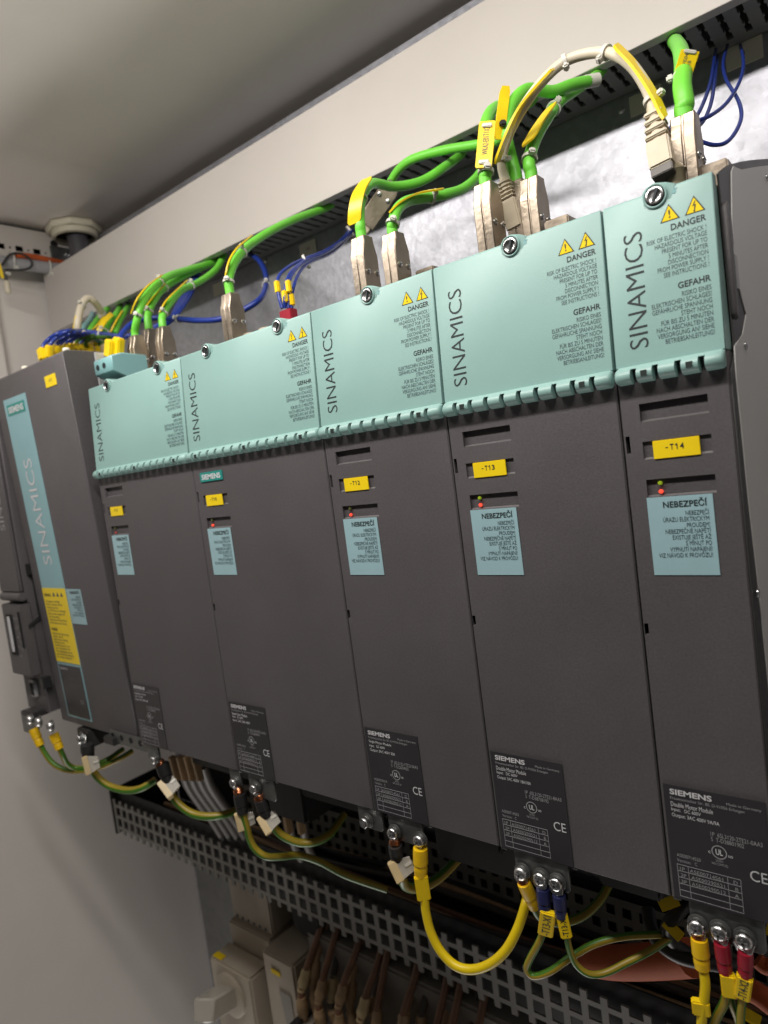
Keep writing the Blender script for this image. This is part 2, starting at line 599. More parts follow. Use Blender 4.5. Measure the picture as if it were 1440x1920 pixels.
# ------------------------------------------------------------------ upper wiring duct
DY0, DZ0, DZ1 = 0.2035, 0.517, 0.601
t = thing('wiring_duct', 'long pale beige wiring duct with slotted underside below the cabinet ceiling', 'wiring duct', (-0.4, 0.24, DZ0))
lid = MB()
lid.prism([(DY0 - 0.004, DZ0 - 0.0035), (DY0 - 0.004, DZ1 + 0.004), (DY0 + 0.006, DZ1 + 0.004), (DY0 + 0.006, DZ1 + 0.002), (DY0 - 0.0015, DZ1 + 0.002), (DY0 - 0.0015, DZ0 - 0.0015), (DY0 + 0.006, DZ0 - 0.0015), (DY0 + 0.006, DZ0 - 0.0035)], (-0.936, 0, 0), Y, Z, X, 1.336, bev=0.0005)
lid.build('lid', 'duct_lid', t)
pitch = 0.0125
xs = [-0.93]
n = 0
while xs[-1] < 0.40:
    x0 = -0.925 + n * pitch
    xs += [x0 + 0.0074, x0 + 0.0084, x0 + 0.0109, x0 + 0.0119]
    n += 1
xs = [q for q in xs if q < 0.40] + [0.40]
ysd = [DY0, 0.2085, 0.2135, 0.2255, 0.2295, 0.2425, 0.2465, 0.2565, 0.2685]


def slot(x, y):
    f = (x + 0.925) % pitch
    wide = 0.0074 < f < 0.0119
    nar = 0.0084 < f < 0.0109
    if 0.2135 < y < 0.2255 or 0.2295 < y < 0.2425 or 0.2465 < y < 0.2565:
        return None if wide else 0.0
    if 0.2085 < y < 0.2565:
        return None if nar else 0.0
    return 0.0


MB().cells(xs, ysd, slot, lambda a, b, d: (a, b, DZ0 + d), th=0.0018).build('slotted_base', 'duct_grey', t, smooth=False)
MB().box((-0.93, 0.262, DZ0 + 0.003), (0.40, 0.2685, DZ1), 0).box((-0.93, DY0 + 0.008, DZ1 - 0.003), (0.40, 0.2615, DZ1), 0).build('back_channel', 'duct_grey', t)

# small tags on the mounting plate in the shadow under the duct
tagpos = [((541, 612), 'small pale tag stuck on the steel plate above the single metal plug', (0, 0)),
          ]


def panel_tag(u0, u1, vmid, txt, label):
    a, b = at(u0, vmid, PY), at(u1, vmid, PY)
    zc = (a.z + b.z) / 2
    x0_, x1_ = a.x, b.x
    t_ = thing('terminal_tag', label, 'tag', ((x0_ + x1_) / 2, PY, zc), 'pale tags stuck under the wiring duct')
    MB().box((x0_, PY - 0.0012, zc - 0.0082), (x1_, PY - 0.0001, zc + 0.0082), 0.0003).build('plate', 'panel_tag', t_)
    if txt:
        mb_ = MB()
        xm = (x0_ + x1_) / 2
        text(mb_, txt, (xm - 0.0018, zc - 0.002, xm + 0.0018, zc + 0.002), lambda p, q_: (p, PY - 0.0014, q_), keep=True)
        mb_.build('lettering', 'brown_wire', t_, smooth=False)


panel_tag(1360, 1432, 101, '4', 'pale tag marked 4 on the steel plate behind the thin blue wires')
panel_tag(1180, 1243, 190, '-', 'blank pale tag on the steel plate behind the white arched cable')
panel_tag(562, 594, 467, '44', 'pale tag on the steel plate above the red plug and blue wires')
panel_tag(400, 426, 541, '', 'pale tag on the steel plate beside the lone metal plug')
for k, (u, v) in enumerate(((1166, 207), (498, 489), (870, 345))):
    c = at(u, v, PY)
    sc_ = MB().lathe([(0.0028, 0), (0.0028, 0.001), (0.0015, 0.002)], (c.x, PY, c.z), -Y, 14).build('plate_rivet', 'zinc')
    setp(sc_, ('small rivet in the steel plate by the white arched cable', 'small rivet in the steel plate by the blue wire loop', 'small rivet in the steel plate beside the tagged green cable bend')[k], 'rivet')

# ------------------------------------------------------------------ drive modules
ZT, ZC, YT, YC = 0.348, 0.270, 0.0042, -0.0008


def ycov(z):
    return YC + (YT - YC) * (z - ZC) / (ZT - ZC)


DANGER_EN = 'RISK OF ELECTRIC SHOCK !\nHAZARDOUS VOLTAGE\nPRESENT FOR UP TO\n5 MINUTES AFTER\nDISCONNECTION\nFROM POWER SUPPLY !\nSEE INSTRUCTIONS !'
DANGER_DE = 'RISIKO EINES\nELEKTRISCHEN SCHLAGES!\nGEFÄHRLICHE SPANNUNG\nSTEHT NOCH\nFÜR BIS ZU 5 MINUTEN\nNACH ABSCHALTEN DER\nVERSORGUNG AN! SIEHE\nBETRIEBSANLEITUNG!'
CZECH = 'NEBEZPEČÍ\nÚRAZU ELEKTRICKÝM\nPROUDEM!\nNEBEZPEČNÉ NAPĚTÍ\nEXISTUJE JEŠTĚ AŽ\n5 MINUT PO\nVYPNUTÍ NAPÁJENÍ!\nVIZ NÁVOD K PROVOZU!'
MM = 0.001


def pan_screw(parent, c, axis=-Y, r=0.0042, mt='zinc', washer=True, hexed=False, name='screw'):
    c = Vector(c)
    mb = MB()
    if washer:
        mb.lathe([(r * 1.28, 0), (r * 1.28, 0.0011), (r * 1.2, 0.0013)], c, axis, 24, 1)
        mb.lathe([(r * 1.08, 0.0012), (r * 1.08, 0.0024)], c, axis, 24, 1)
    h0 = 0.0024 if washer else 0
    ax = Vector(axis)
    u = ax.orthogonal().normalized()
    w_ = ax.cross(u)
    if hexed:
        mb.prism([(r * math.cos(k * 1.0472), r * math.sin(k * 1.0472)) for k in range(6)], c + ax * h0, u, w_, ax, 0.0034, 0, 0.0004)
        mb.lathe([(r * 0.5, 0), (r * 0.5, 0.0002)], c + ax * (h0 + 0.0034), ax, 16, 2)
    else:
        mb.lathe([(r, h0), (r * 1.02, h0 + 0.0012), (r * 0.9, h0 + 0.0024), (r * 0.6, h0 + 0.0031), (r * 0.2, h0 + 0.0033), (0.0001, h0 + 0.0033)], c, axis, 24, 0)
        ang = random.random()
        for k in (0, 1):
            a_ = u * math.cos(ang + k * 1.5708) + w_ * math.sin(ang + k * 1.5708)
            mb.obox(c + ax * (h0 + 0.0029), a_, ax.cross(a_), ax, (r * 1.15, r * 0.26, 0.0012), 0, 2)
    return mb.build(name, [mt, 'dark_steel', 'ink_grey'], parent)


def module(x0, W, label, tag, typ, out, order, locks, lugs, mains=False, tag_dx=0.0):
    """one booksize drive module; x0, W in metres"""
    x1 = x0 + W
    t = thing('drive_module', label, 'drive module', (x0, 0, 0), 'drive modules standing side by side')
    G = 0.0004
    PK = [(9.5, 40, 243.3, 252, .0022), (9.3, 40, 225.2, 233.8, .0012), (9.2, 40, 206.9, 215.4, .0016), (1.5, 3.5, 229, 237.3, .006), (1.0, 3.0, 138.2, 144, .006)]
    if mains:
        PK = PK[1:]
    PK = [(x0 + a * MM, x0 + b * MM, c * MM, d * MM, e) for a, b, c, d, e in PK]
    ch = 0.0007
    xs = sorted({x0 + G + ch, x1 - G - ch} | {q for p in PK for q in p[:2]})
    zs = sorted({0.0 + ch, 0.2695} | {q for p in PK for q in p[2:4]})

    def dep(x, z):
        for p in PK:
            if p[0] < x < p[1] and p[2] < z < p[3]:
                return p[4]
        return 0.0

    mb = MB().cells(xs, zs, dep, lambda a, b, d: (a, d, b))
    xa, xb, za, zb = xs[0], xs[-1], zs[0], zs[-1]
    # chamfer and sides
    ring0 = [(xa, 0, za), (xb, 0, za), (xb, 0, zb), (xa, 0, zb)]
    ring1 = [(x0 + G, ch, 0), (x1 - G, ch, 0), (x1 - G, ch, zb), (x0 + G, ch, zb)]
    ring2 = [(x0 + G, 0.255, 0), (x1 - G, 0.255, 0), (x1 - G, 0.255, zb), (x0 + G, 0.255, zb)]
    vs = ring0 + ring1 + ring2
    fs = [(0, 1, 5, 4), (1, 2, 6, 5), (3, 0, 4, 7), (4, 5, 9, 8), (5, 6, 10, 9), (7, 4, 8, 11), (8, 9, 10, 11)]
    mb.add(vs, fs)
    for (pa, pb, pc, pd, pe) in PK[:-2]:
        mb.prism([(0.00005, pc - .0002), (pe, pc + .0009), (pe + .0004, pc + .0002), (.0004, pc - .0003)], (pa, 0, 0), Y, Z, X, pb - pa)
    mb.build('body', 'body', t, smooth=False)
    MB().box((x0 + 0.0014, 0.012, 0.2697), (x1 - 0.0014, 0.26, 0.3455), 0.0005).build('upper_housing', 'body_dark', t)
    # ---- hinged cover
    z1 = ZT
    cv = MB()
    cv.prism([(ycov(ZC), ZC), (ycov(z1 - .001), z1 - .001), (ycov(z1) + .001, z1), (0.0118, z1), (0.0118, ZC)], (x0 + 0.0006, 0, 0), Y, Z, X, W - 0.0012, bev=0.0004)
    for lx in locks:
        c = Vector((x0 + lx * MM, 0, 0.3452))
        cv.prism([(-.0056, -.0045), (.0066, -.0045), (.0094, .0026), (.0048, .0048), (0, .0061), (-.0040, .0050), (-.0060, .0026)], (c.x, ycov(c.z) - 0.0002, c.z), X, Z, Y, 0.0095, bev=0.0005)
    cover = cv.build('cover', 'mint', t)
    # tiny moulded vents on the top edge
    # ridge with slots
    slots = [10 + 10 * k for k in range(int(round(W * 1000 / 10)) - 1)]
    wn = round(W * 1000)
    wins = {50: [15, 35], 100: [15, 85], 150: [15, 75, 135]}[wn]
    if wn == 150:
        slots = [s for s in slots]
    prof_hi = [(0.0040, .2702), (-.0006, .2705), (-.0036, .2694), (-.0056, .2675), (-.0062, .2655), (-.0054, .2635), (-.0036, .2622), (-.0010, .2618), (0.0040, .2620)]
    prof_lo = [(0.0040, .2702), (-.0006, .2705), (-.0034, .2695), (-.0040, .2688), (-.0004, .2686), (0.0000, .2640), (0.0002, .2625), (0.0004, .2620), (0.0040, .2620)]
    st = []
    e0, e1 = 0.0010, W - 0.0010
    st.append((e0, prof_hi, 0.78))
    st.append((e0 + 0.0012, prof_hi, 1))
    for s_ in slots:
        a, b = s_ * MM - 0.0014, s_ * MM + 0.0014
        st += [(a, prof_hi, 1), (a + 0.00002, prof_lo, 1), (b - 0.00002, prof_lo, 1), (b, prof_hi, 1)]
    st += [(e1 - 0.0012, prof_hi, 1), (e1, prof_hi, 0.78)]
    rv, rf, rm = [], [], []
    k = len(prof_hi)
    for xx, pr_, sc_ in st:
        for (yy, zz) in pr_:
            rv.append((x0 + xx, yy * sc_ if yy < 0 else yy, 0.2662 + (zz - 0.2662) * sc_))
    for i in range(len(st) - 1):
        lo = st[i][1] is prof_lo and st[i + 1][1] is prof_lo
        for j in range(k - 1):
            rf.append((i * k + j, i * k + j + 1, (i + 1) * k + j + 1, (i + 1) * k + j))
            rm.append(1 if lo and j >= 3 else 0)
    rf += [tuple(range(k)), tuple((len(st) - 1) * k + j for j in range(k))]
    rm += [0, 0]
    rg = MB().add(rv, rf, rm)
    for wx in wins:
        cx = x0 + wx * MM
        rg.box((cx - 0.0014, -0.00635, 0.2644), (cx + 0.0014, -0.0050, 0.2672), 0, 1)
    rg.build('grip_ridge', ['mint', 'slot_shade'], cover, weld=False, angle=50)
    # locks
    for lx in locks:
        c = Vector((x0 + lx * MM, ycov(0.3452) - 0.0002, 0.3452))
        MB().lathe([(0.0054, 0.0), (0.0054, 0.0008), (0.0050, 0.0011), (0.0045, 0.0008), (0.0045, 0.0001)], c, -Y, 30).build('lock_collar', 'mint', cover)
        mb = MB().lathe([(0.0044, 0), (0.0044, 0.0003)], c, -Y, 30, 2)
        mb.lathe([(0.0039, 0.0002), (0.0039, 0.0014), (0.0034, 0.0016), (0.0028, 0.0009), (0.0018, 0.0006), (0.0001, 0.0006)], c, -Y, 30, 0)
        an = R(78 + random.uniform(-14, 14))
        u = X * math.cos(an) + Z * math.sin(an)
        mb.obox(c - Y * 0.0010, u, u.cross(Y), -Y, (0.0062, 0.0010, 0.0008), 0, 1)
        mb.build('lock_screw', ['zinc', 'ink', 'void'], cover)
    # printing
    yv = lambda q: ycov(q) - 0.00012
    mb = MB()
    text(mb, 'SINAMICS', (0.278, 0, 0.332, 0.0087), lambda a, b: (x0 + 0.0170 - b + (a - 0.278) * 0.02, yv(a), a), track=1.0, bold=-0.008)
    mb.build('product_lettering', 'ink', cover, smooth=False)
    mb = MB()
    P = lambda a, b: (x1 - a * MM, yv(b * MM), b * MM)
    for (a0, a1, rows, b0, b1, bold, mi, sp) in ((4.2, 19.1, 'DANGER', 327.7, 330.6, .02, 0, 1), (4.3, 30.2, DANGER_EN, 307.5, 326.0, .0, 1, .92), (4.2, 18.1, 'GEFAHR', 301.0, 303.9, .02, 0, 1), (4.3, 30.3, DANGER_DE, 277.5, 299.5, .0, 1, .92)):
        text(mb, rows, (-a1, b0, -a0, b1), lambda a, b: P(-a, b), align='RIGHT', bold=bold, mi=mi, space=sp)
    mb.build('warning_lettering', ['ink', 'ink_soft'], cover, smooth=False)
    for j, a in enumerate((19.2, 8.5)):
        mb = MB()
        tri = lambda h, w_, dz: [(-w_, dz), (w_, dz), (0, h + dz)]
        yy = ycov(0.335) - 0.0001
        mb.prism(tri(7.6 * MM, 4.35 * MM, 0), (x1 - a * MM, yy, .3322), X, Z, -Y, 0.00012, 0)
        mb.prism(tri(6.3 * MM, 3.5 * MM, .45 * MM), (x1 - a * MM, yy - 0.00014, .3322), X, Z, -Y, 0.00008, 1)
        if j == 0:
            text(mb, '!', (-.0004, .0013, .0004, .0049), lambda p, q_: (x1 - a * MM + p, yy - 0.0003, .3322 + q_), bold=0.01)
        else:
            bolt = [(.0002, .0052), (-.0009, .0031), (.0000, .0033), (-.0004, .0012), (-.0008, .0014), (-.0003, .0004), (.0004, .0013), (.00005, .00125), (.0008, .0038), (-.0001, .0035), (.0007, .0052)]
            mb.prism(bolt, (x1 - a * MM, yy - 0.00022, .3322), X, Z, -Y, 0.00006, 0)
        mb.build('warning_sign', ['ink', 'yellow_label'], cover, smooth=False)
    # small moulded lock symbol next to the last lock
    lx = locks[-1]
    mb = MB()
    cz = 0.3455
    mb.lathe([(0.0009, 0), (0.0009, 0.0002)], (x0 + (lx + 8.2) * MM, ycov(cz) - 0.00005, cz - 0.001), -Y, 12)
    mb.box((x0 + (lx + 8.0) * MM, ycov(cz) - 0.0002, cz), (x0 + (lx + 9.6) * MM, ycov(cz), cz + 0.0004), 0)
    mb.build('lock_symbol', 'teal', cover)
    # ---- labels on the body
    B = lambda d: (lambda a, b: (x0 + a * MM, -d, b * MM))
    if mains:
        pl = MB().box((x0 + 9.8 * MM, -0.0008, .2446), (x0 + 38.5 * MM, -0.0001, .2522), 0.0002).build('maker_plate', 'logo_green', t)
        mb = MB()
        text(mb, 'SIEMENS', (12.2, 246.3, 36.2, 250.6), B(0.00095), bold=0.03)
        mb.build('maker_lettering', 'white_ink', pl, smooth=False)
    tg = MB().box((x0 + (14.1 + tag_dx) * MM, -0.0006, .2249), (x0 + (35 + tag_dx) * MM, 0.0002, .2336), 0.0002).build('name_tag', 'yellow_label', t)
    mb = MB()
    for k_, g_ in enumerate(tag):
        xa_ = 19.6 + tag_dx + 2.25 * k_
        if g_ == '1':
            o_ = B(0.00075)
            mb.add([o_(xa_ + a_, 228.7 + b_) for a_, b_ in ((.75, 0), (1.15, 0), (1.15, 2.7), (.85, 2.7), (.1, 2.15), (.1, 1.75), (.75, 2.15))], [(0, 1, 2, 6), (2, 3, 6), (3, 4, 5, 6)])
        elif g_ == '-':
            text(mb, g_, (xa_ + .2, 229.75, xa_ + 1.4, 230.1), B(0.00075), bold=0.012)
        else:
            text(mb, g_, (xa_, 228.7, xa_ + 1.75, 231.4), B(0.00075), bold=0.012)
    mb.build('tag_lettering', 'ink', tg, smooth=False)
    dim = '' if tag in ('-T13', '-T14') else '_dim'
    for zc, cm in ((213.3, 'led_green' + dim), (209.2, 'led_red' + (dim if tag == '-T11' else ''))):
        MB().box((x0 + 14.5 * MM, -0.0002, (zc - .95) * MM), (x0 + 16.5 * MM, 0.0014, (zc + .95) * MM), 0.0004).build('status_light', cm, t)
    mb = MB()
    text(mb, 'RDY', (18.6, 212.3, 23, 214.4), lambda a, b: (x0 + a * MM, 0.00148, b * MM))
    text(mb, 'DC LINK', (18.6, 208.0, 29.3, 210.2), lambda a, b: (x0 + a * MM, 0.00148, b * MM))
    mb.build('light_lettering', 'ink_grey', t, smooth=False)
    lb = MB().box((x0 + 8.6 * MM, -0.00035, .1685), (x0 + 38.2 * MM, -0.00005, .2066), 0.0001).build('danger_label', 'sticker', t)
    mb = MB()
    text(mb, 'NEBEZPEČÍ', (16.0, 201.3, 35.6, 205.3), B(0.0005), bold=.018)
    text(mb, CZECH, (11.8, 177.2, 36.0, 200.2), B(0.0005), align='RIGHT', mi=1, space=.95)
    mb.build('danger_lettering', ['ink', 'ink_soft'], lb, smooth=False)
    # type plate
    tp = MB().box((x0 + 1.9 * MM, -0.00045, .0006), (x0 + 47.7 * MM, -0.00005, .0613), 0.0001).build('type_plate', 'label_black', t)
    mb = MB()
    D = B(0.0006)
    text(mb, 'SIEMENS', (5.0, 56.4, 24.6, 59.4), D, bold=.03)
    text(mb, 'Made in Germany', (31.0, 55.8, 45.9, 57.6), D, mi=1)
    text(mb, 'Frauenauracher Str. 80, D-91056 Erlangen', (5.0, 53.4, 38.6, 55.4), D, mi=1)
    text(mb, typ, (5.0, 50.2, 24.6, 52.6), D, mi=0)
    text(mb, 'Input:   DC 600V', (5.0, 47.3, 18.8, 49.6), D, mi=0)
    text(mb, out, (5.0, 44.2, 27.0, 46.7), D, mi=0)
    text(mb, order[0], (22.5, 38.8, 45.0, 41.0), D, mi=1)
    text(mb, order[1], (22.5, 36.2, 37.0, 38.3), D, mi=1)
    text(mb, order[2], (5.2, 23.6, 16.6, 25.4), D, mi=1)
    text(mb, 'Version:   C', (5.2, 20.9, 14.8, 22.6), D, mi=1)
    text(mb, 'CE', (38.4, 20.6, 45.8, 26.0), D, bold=.0)
    text(mb, 'LISTED\nIND.CONT.EQ', (21.8, 24.0, 29.0, 27.2), D, mi=1, align='CENTER')
    text(mb, 'UL', (24.0, 29.6, 27.2, 32.6), D, bold=.02)
    text(mb, 'c', (20.6, 29.6, 21.7, 30.8), D)
    text(mb, 'us', (29.6, 29.6, 31.6, 30.8), D)
    for k, row in enumerate(('1P   A5E00714561     D', '2P   A5E00290521     B', '3P   A5E00290512     A', '                              ')):
        if row.strip():
            text(mb, row, (6.2, 16.4 - 3.4 * k, 32.6, 18.3 - 3.4 * k), D, mi=1)
    mb.build('type_lettering', ['white_ink', 'pale_ink'], tp, smooth=False)
    mb = MB()
    for k in range(6):
        z = 2.4 + 3.4 * k
        mb.box((x0 + 5.0 * MM, -0.00055, (z - .12) * MM), (x0 + 34 * MM, -0.00046, (z + .12) * MM))
    for xx in (5.0, 10.2, 28.2, 34):
        mb.box((x0 + (xx - .12) * MM, -0.00055, 2.4 * MM), (x0 + (xx + .12) * MM, -0.00046, 19.4 * MM))
    mb.build('table_grid', 'pale_ink', tp, smooth=False, weld=False)
    ringv, ringf = [], []
    for k in range(28):
        a_ = 2 * math.pi * k / 28
        for r_ in (3.0, 3.5):
            ringv.append((x0 + (25.6 + r_ * math.cos(a_)) * MM, -0.0006, (31.1 + r_ * math.sin(a_)) * MM))
        k2 = (k + 1) % 28
        ringf.append((2 * k, 2 * k + 1, 2 * k2 + 1, 2 * k2))
    MB().add(ringv, ringf).build('approval_mark', 'pale_ink', tp, smooth=False)
    # bottom edge details
    MB().box((x0 + 0.9 * MM, 0.0004, -0.0012), (x0 + 4.8 * MM, 0.02, -0.0002), 0.0002).box((x0 + 46.6 * MM, 0.0004, -0.0012), (x0 + 49.4 * MM, 0.02, -0.0002), 0.0002).build('edge_clip', 'zinc', t)
    for (a, b, dz) in lugs:
        MB().prism([(a * MM, -.0006), (b * MM, -.0006), (b * MM, dz * MM + .002), (b * MM - .002, dz * MM), (a * MM + .002, dz * MM), (a * MM, dz * MM + .002)], (x0, 0.0015, 0), X, Z, Y, 0.0022, bev=0.0003).build('earth_bracket', 'dark_steel', t)
    MB().box((x0 + 0.052 if W > 0.06 else x0 + 0.004, 0.02, -0.021), (x1 - 0.012, 0.10, -0.0003), 0.002).build('terminal_socket', 'black_plastic', t)
    return t


RT = [('1P  6SL3130-6TE21-6AA4', 'S  T-E82058821', 'A5E00714561')]
m11 = module(-0.50, 0.15, 'dark drive module tagged T11 with mint cover, next to the stripe fronted module', '-T11', 'Single Motor Module', 'Output: 3AC 400V 60A', ('1P  6SL3120-1TE26-0AA3', 'S  T-D12059882', 'A5E00290522'), (35.2, 118), [(8, 27, -17), (136, 150, -17)])
m10 = module(-0.35, 0.15, 'dark drive module tagged T10 with mint cover and green maker plate', '-T10', 'Smart Line Module', 'Input: 3AC 380-480V', ('1P  6SL3130-6TE23-6AA3', 'S  T-D32049561', 'A5E00714563'), (35.5, 118), [(11, 43, -19), (133, 155, -16)], mains=True, tag_dx=-1)
m12 = module(-0.20, 0.10, 'dark drive module tagged T12 with mint cover, narrower than the one with maker plate', '-T12', 'Single Motor Module', 'Output: 3AC 400V 30A', ('1P  6SL3120-1TE23-0AA3', 'S  T-D22059902', 'A5E00290519'), (51.2,), [(11, 40, -18)])
m13 = module(-0.10, 0.10, 'dark drive module tagged T13 with mint cover, three cables plugged in above', '-T13', 'Double Motor Module', 'Output: 3AC 400V 18A/18A', ('1P  6SL3120-2TE21-8AA3', 'S  T-D38738192', 'A5E00714562'), (51.0,), [(8.8, 43, -18)])
m14 = module(0.0, 0.05, 'narrow dark drive module tagged T14 with mint cover at the end of the row', '-T14', 'Double Motor Module', 'Output: 3AC 400V 9A/9A', ('1P  6SL3120-2TE21-0AA3', 'S  T-D38801902', 'A5E00714520'), (25.3,), [(8, 42, -18)])

# side of the end module: plastic frame and steel side plate with arched top
top_arc = [(.011, .3480), (.0257, .3541), (.0324, .3568), (.0405, .3596), (.0677, .3681), (.0916, .3751), (.1274, .3852), (.169, .3967), (.20, .4040), (.258, .4100)]
fr = [(.0006, .0006), (.0006, .2600), (.012, .2690), (.012, .3465)] + [(a, b) for a, b in top_arc] + [(.258, .0006)]
MB().prism(fr, (0.0497, 0, 0), Y, Z, X, 0.0009, bev=0.0002).build('side_frame', 'body_dark', m14)
inner = [(.0180, .004), (.0150, .10), (.0125, .1597), (.0085, .2000), (.0072, .2590), (.0090, .2714), (.0300, .2780), (.0440, .2890), (.0365, .2957), (.0280, .3090), (.0300, .3300), (.0400, .3560), (.046, .3600)] + [(a, b - .0042) for a, b in top_arc[4:]] + [(.2575, .004)]
MB().prism(inner, (0.0506, 0, 0), Y, Z, X, 0.0006, bev=0.0001).build('side_plate', 'side_metal', m14)
MB().prism([(.0135, .283), (.0105, .286), (.0105, .3335), (.015, .3365), (.019, .3300), (.019, .3180), (.0165, .3145), (.0165, .2900)], (0.0506, 0, 0), Y, Z, X, 0.0024, bev=0.0006).build('side_latch', 'body', m14)
MB().box((.0513, .0245, .2990), (.0518, .0300, .3145), 0).build('side_window', 'conduit', m14)
MB().box((.0507, .0200, .2960), (.0512, .0235, .3190), 0.0).build('side_slot', 'void', m14)
for (u, v) in ((1437, 333), (1397, 648), (1420, 1112)):
    c = atx(u, v, 0.0513)
    MB().lathe([(.0021, 0), (.0021, .0007), (.0010, .0012)], c, X, 16).build('side_screw', 'zinc', m14)
# slim metal rib behind the plugs of the end module etc.
for (mo, u, v, y_) in ((m14, 1338, 309, .05), (m13, 1037, 415, .06), (m12, 792, 508, .06)):
    c = at(u, v, y_)
    xr_ = min(c.x + .010, .0485)
    MB().box((xr_ - .015, y_ - .002, .344), (xr_, y_ + .030, c.z + .001), .0008).build('socket_block', 'nickel', mo)
for (mo, lst) in ((m12, ((742, 513),)), (m10, ((470, 603), (500, 598)))):
    for (u, v) in lst:
        c = at(u, v, .055)
        MB().lathe([(.0062, 0), (.0062, .004), (.0078, .006), (.0078, .009), (.004, .0095)], (c.x, .055, .3535), Z, 20).box((c.x - .009, .05, .344), (c.x + .010, .066, .3550), .0008).build('blind_plug', 'boot', mo)

# ------------------------------------------------------------------ stripe-fronted module and narrow unit beside it
CX0, CX1, CZB, CZT = -0.677, -0.514, -0.004, 0.388


def ycu(z):
    return 0.006 - 0.014 * (z / 0.385)


def cupt(u, v):
    p = at(u, v, 0)
    for _ in range(4):
        p = at(u, v, ycu(p.z))
    return p


cu = thing('power_module', 'large dark module with a blue stripe bearing pale upright lettering', 'drive module', (CX0, 0, 0))
cup = MB()
cup.prism([(ycu(CZB), CZB), (ycu(CZT), CZT - .003), (ycu(CZT) + .004, CZT), (.24, CZT), (.24, CZB)], (CX0, 0, 0), Y, Z, X, CX1 - CX0, bev=.0008)
cup.build('body', 'body', cu)
MB().box((CX1 + .0005, .0235, CZB + .01), (CX1 + .0025, .235, CZT - .0015), .0004).build('side_plate', 'plate_grey', cu)
MB().box((CX1 + .0026, .020, .340), (CX1 + .004, .030, .353), .0006).build('side_latch', 'conduit', cu)
S0, S1 = -0.6580, -0.6040


def cbox(name, x0_, x1_, z0_, z1_, m, off=.0004, parent=cu):
    mb_ = MB()
    a, b = ycu(z0_) - off, ycu(z1_) - off
    mb_.prism([(a, z0_), (b, z1_), (b + off * .9, z1_), (a + off * .9, z0_)], (x0_, 0, 0), Y, Z, X, x1_ - x0_)
    return mb_.build(name, m, parent, smooth=False)


CP = lambda off: (lambda a, b: (a, ycu(b) - off, b))
st_ = cbox('front_stripe', S0, S1, .004, .3625, 'stripe')
pl = cbox('maker_plate', S0 + .006, S1 - .006, .3445, .3560, 'logo_green', .0007, st_)
mb = MB()
text(mb, 'SIEMENS', (S0 + .009, .3468, S1 - .009, .3535), CP(.0009), bold=.03)
mb.build('maker_lettering', 'white_ink', st_, smooth=False)
mb = MB()
xc_ = (S0 + S1) / 2 + .001
text(mb, 'SINAMICS', (.1800, 0, .2960, .0185), lambda a, b: (xc_ + .0093 - b, ycu(a) - .0007, a), bold=-.006)
mb.build('product_lettering', 'white_ink', st_, smooth=False)
yl = cbox('warning_label', S0 + .0004, S1 - .0004, .0690, .1535, 'yellow_label', .0008)
mb = MB()
text(mb, 'WARNING', (S0 + .003, .1440, S0 + .019, .1475), CP(.001), bold=.02)
rows = 'Dangerous voltage\nRisk of electric shock\nDischarge time\nfor DC link is 5 minutes\nafter power supply off\nSee Operating\nInstructions for further\ninformation and notes'
text(mb, rows, (S0 + .004, .1130, S0 + .046, .1400), CP(.001), mi=1)
text(mb, 'WARNUNG', (S0 + .004, .1050, S0 + .018, .1085), CP(.001), bold=.02)
text(mb, 'Gefährliche Spannung\nGefahr durch\nelektrischen Schlag\nEntladezeit für\nZwischenkreis 5 min\nnach Abschalten der\nVersorgungsspannung\nsiehe Betriebsanleitung\nfür weitere Angaben', (S0 + .004, .0730, S0 + .044, .1030), CP(.001), mi=1)
for k in range(3):
    xx = S0 + .026 + .009 * k
    mb.prism([(-.003, 0), (.003, 0), (0, .0055)], (xx, ycu(.1445) - .00085, .1445), X, Z, -Y, .0001, 1)
mb.build('warning_lettering', ['ink', 'ink_soft'], yl, smooth=False)
bl = cbox('danger_label', -.6025, -.5715, .1150, .1530, 'sticker', .0004)
mb = MB()
text(mb, 'NEBEZPEČÍ', (-.5950, .1480, -.5745, .1518), CP(.0006), bold=.018)
text(mb, CZECH, (-.5985, .1235, -.5735, .1465), CP(.0006), align='RIGHT', mi=1, space=.95)
mb.build('danger_lettering', ['ink', 'ink_soft'], bl, smooth=False)
tp = cbox('type_plate', S0 + .0025, S1 - .0025, .0065, .0655, 'label_black', .0008)
mb = MB()
D = CP(.001)
text(mb, 'SIEMENS', (S0 + .005, .0600, S0 + .023, .0630), D, bold=.03)
text(mb, 'Made in Germany', (S0 + .029, .0605, S0 + .046, .0625), D, mi=1)
text(mb, 'Frauenauracher Str. 80\nPower Module\nInput: 3AC 380-480V', (S0 + .005, .0490, S0 + .034, .0585), D, mi=1)
text(mb, '1P 6SL3100-0BE31\nS T-C52019', (S0 + .020, .0390, S0 + .044, .0450), D, mi=1)
text(mb, 'CE', (S0 + .038, .0230, S0 + .045, .0275), D)
text(mb, 'A5E00714569    A\nA5E00290527    B\nA5E00290528    C', (S0 + .007, .0085, S0 + .035, .0180), D, mi=1)
mb.build('type_lettering', ['pale_ink', 'ink_grey'], tp, smooth=False)
c = cupt(96, 714)
yt = cbox('name_tag', c.x - .0115, c.x + .0105, c.z - .0052, c.z + .0058, 'yellow_label', .0006)
mb = MB()
text(mb, '-A1', (c.x - .004, c.z - .0005, c.x + .003, c.z + .0026), CP(.0008))
mb.build('tag_lettering', 'ink_soft', yt, smooth=False)
for u, v in ((30, 698), (107, 667)):
    p = cupt(u, v)
    MB().lathe([(.0034, 0), (.0034, .004), (.0026, .005)], (p.x, ycu(CZT) + .010, CZT - .001), Z, 16).build('top_screw', 'panel_tag', cu)
fl = MB()
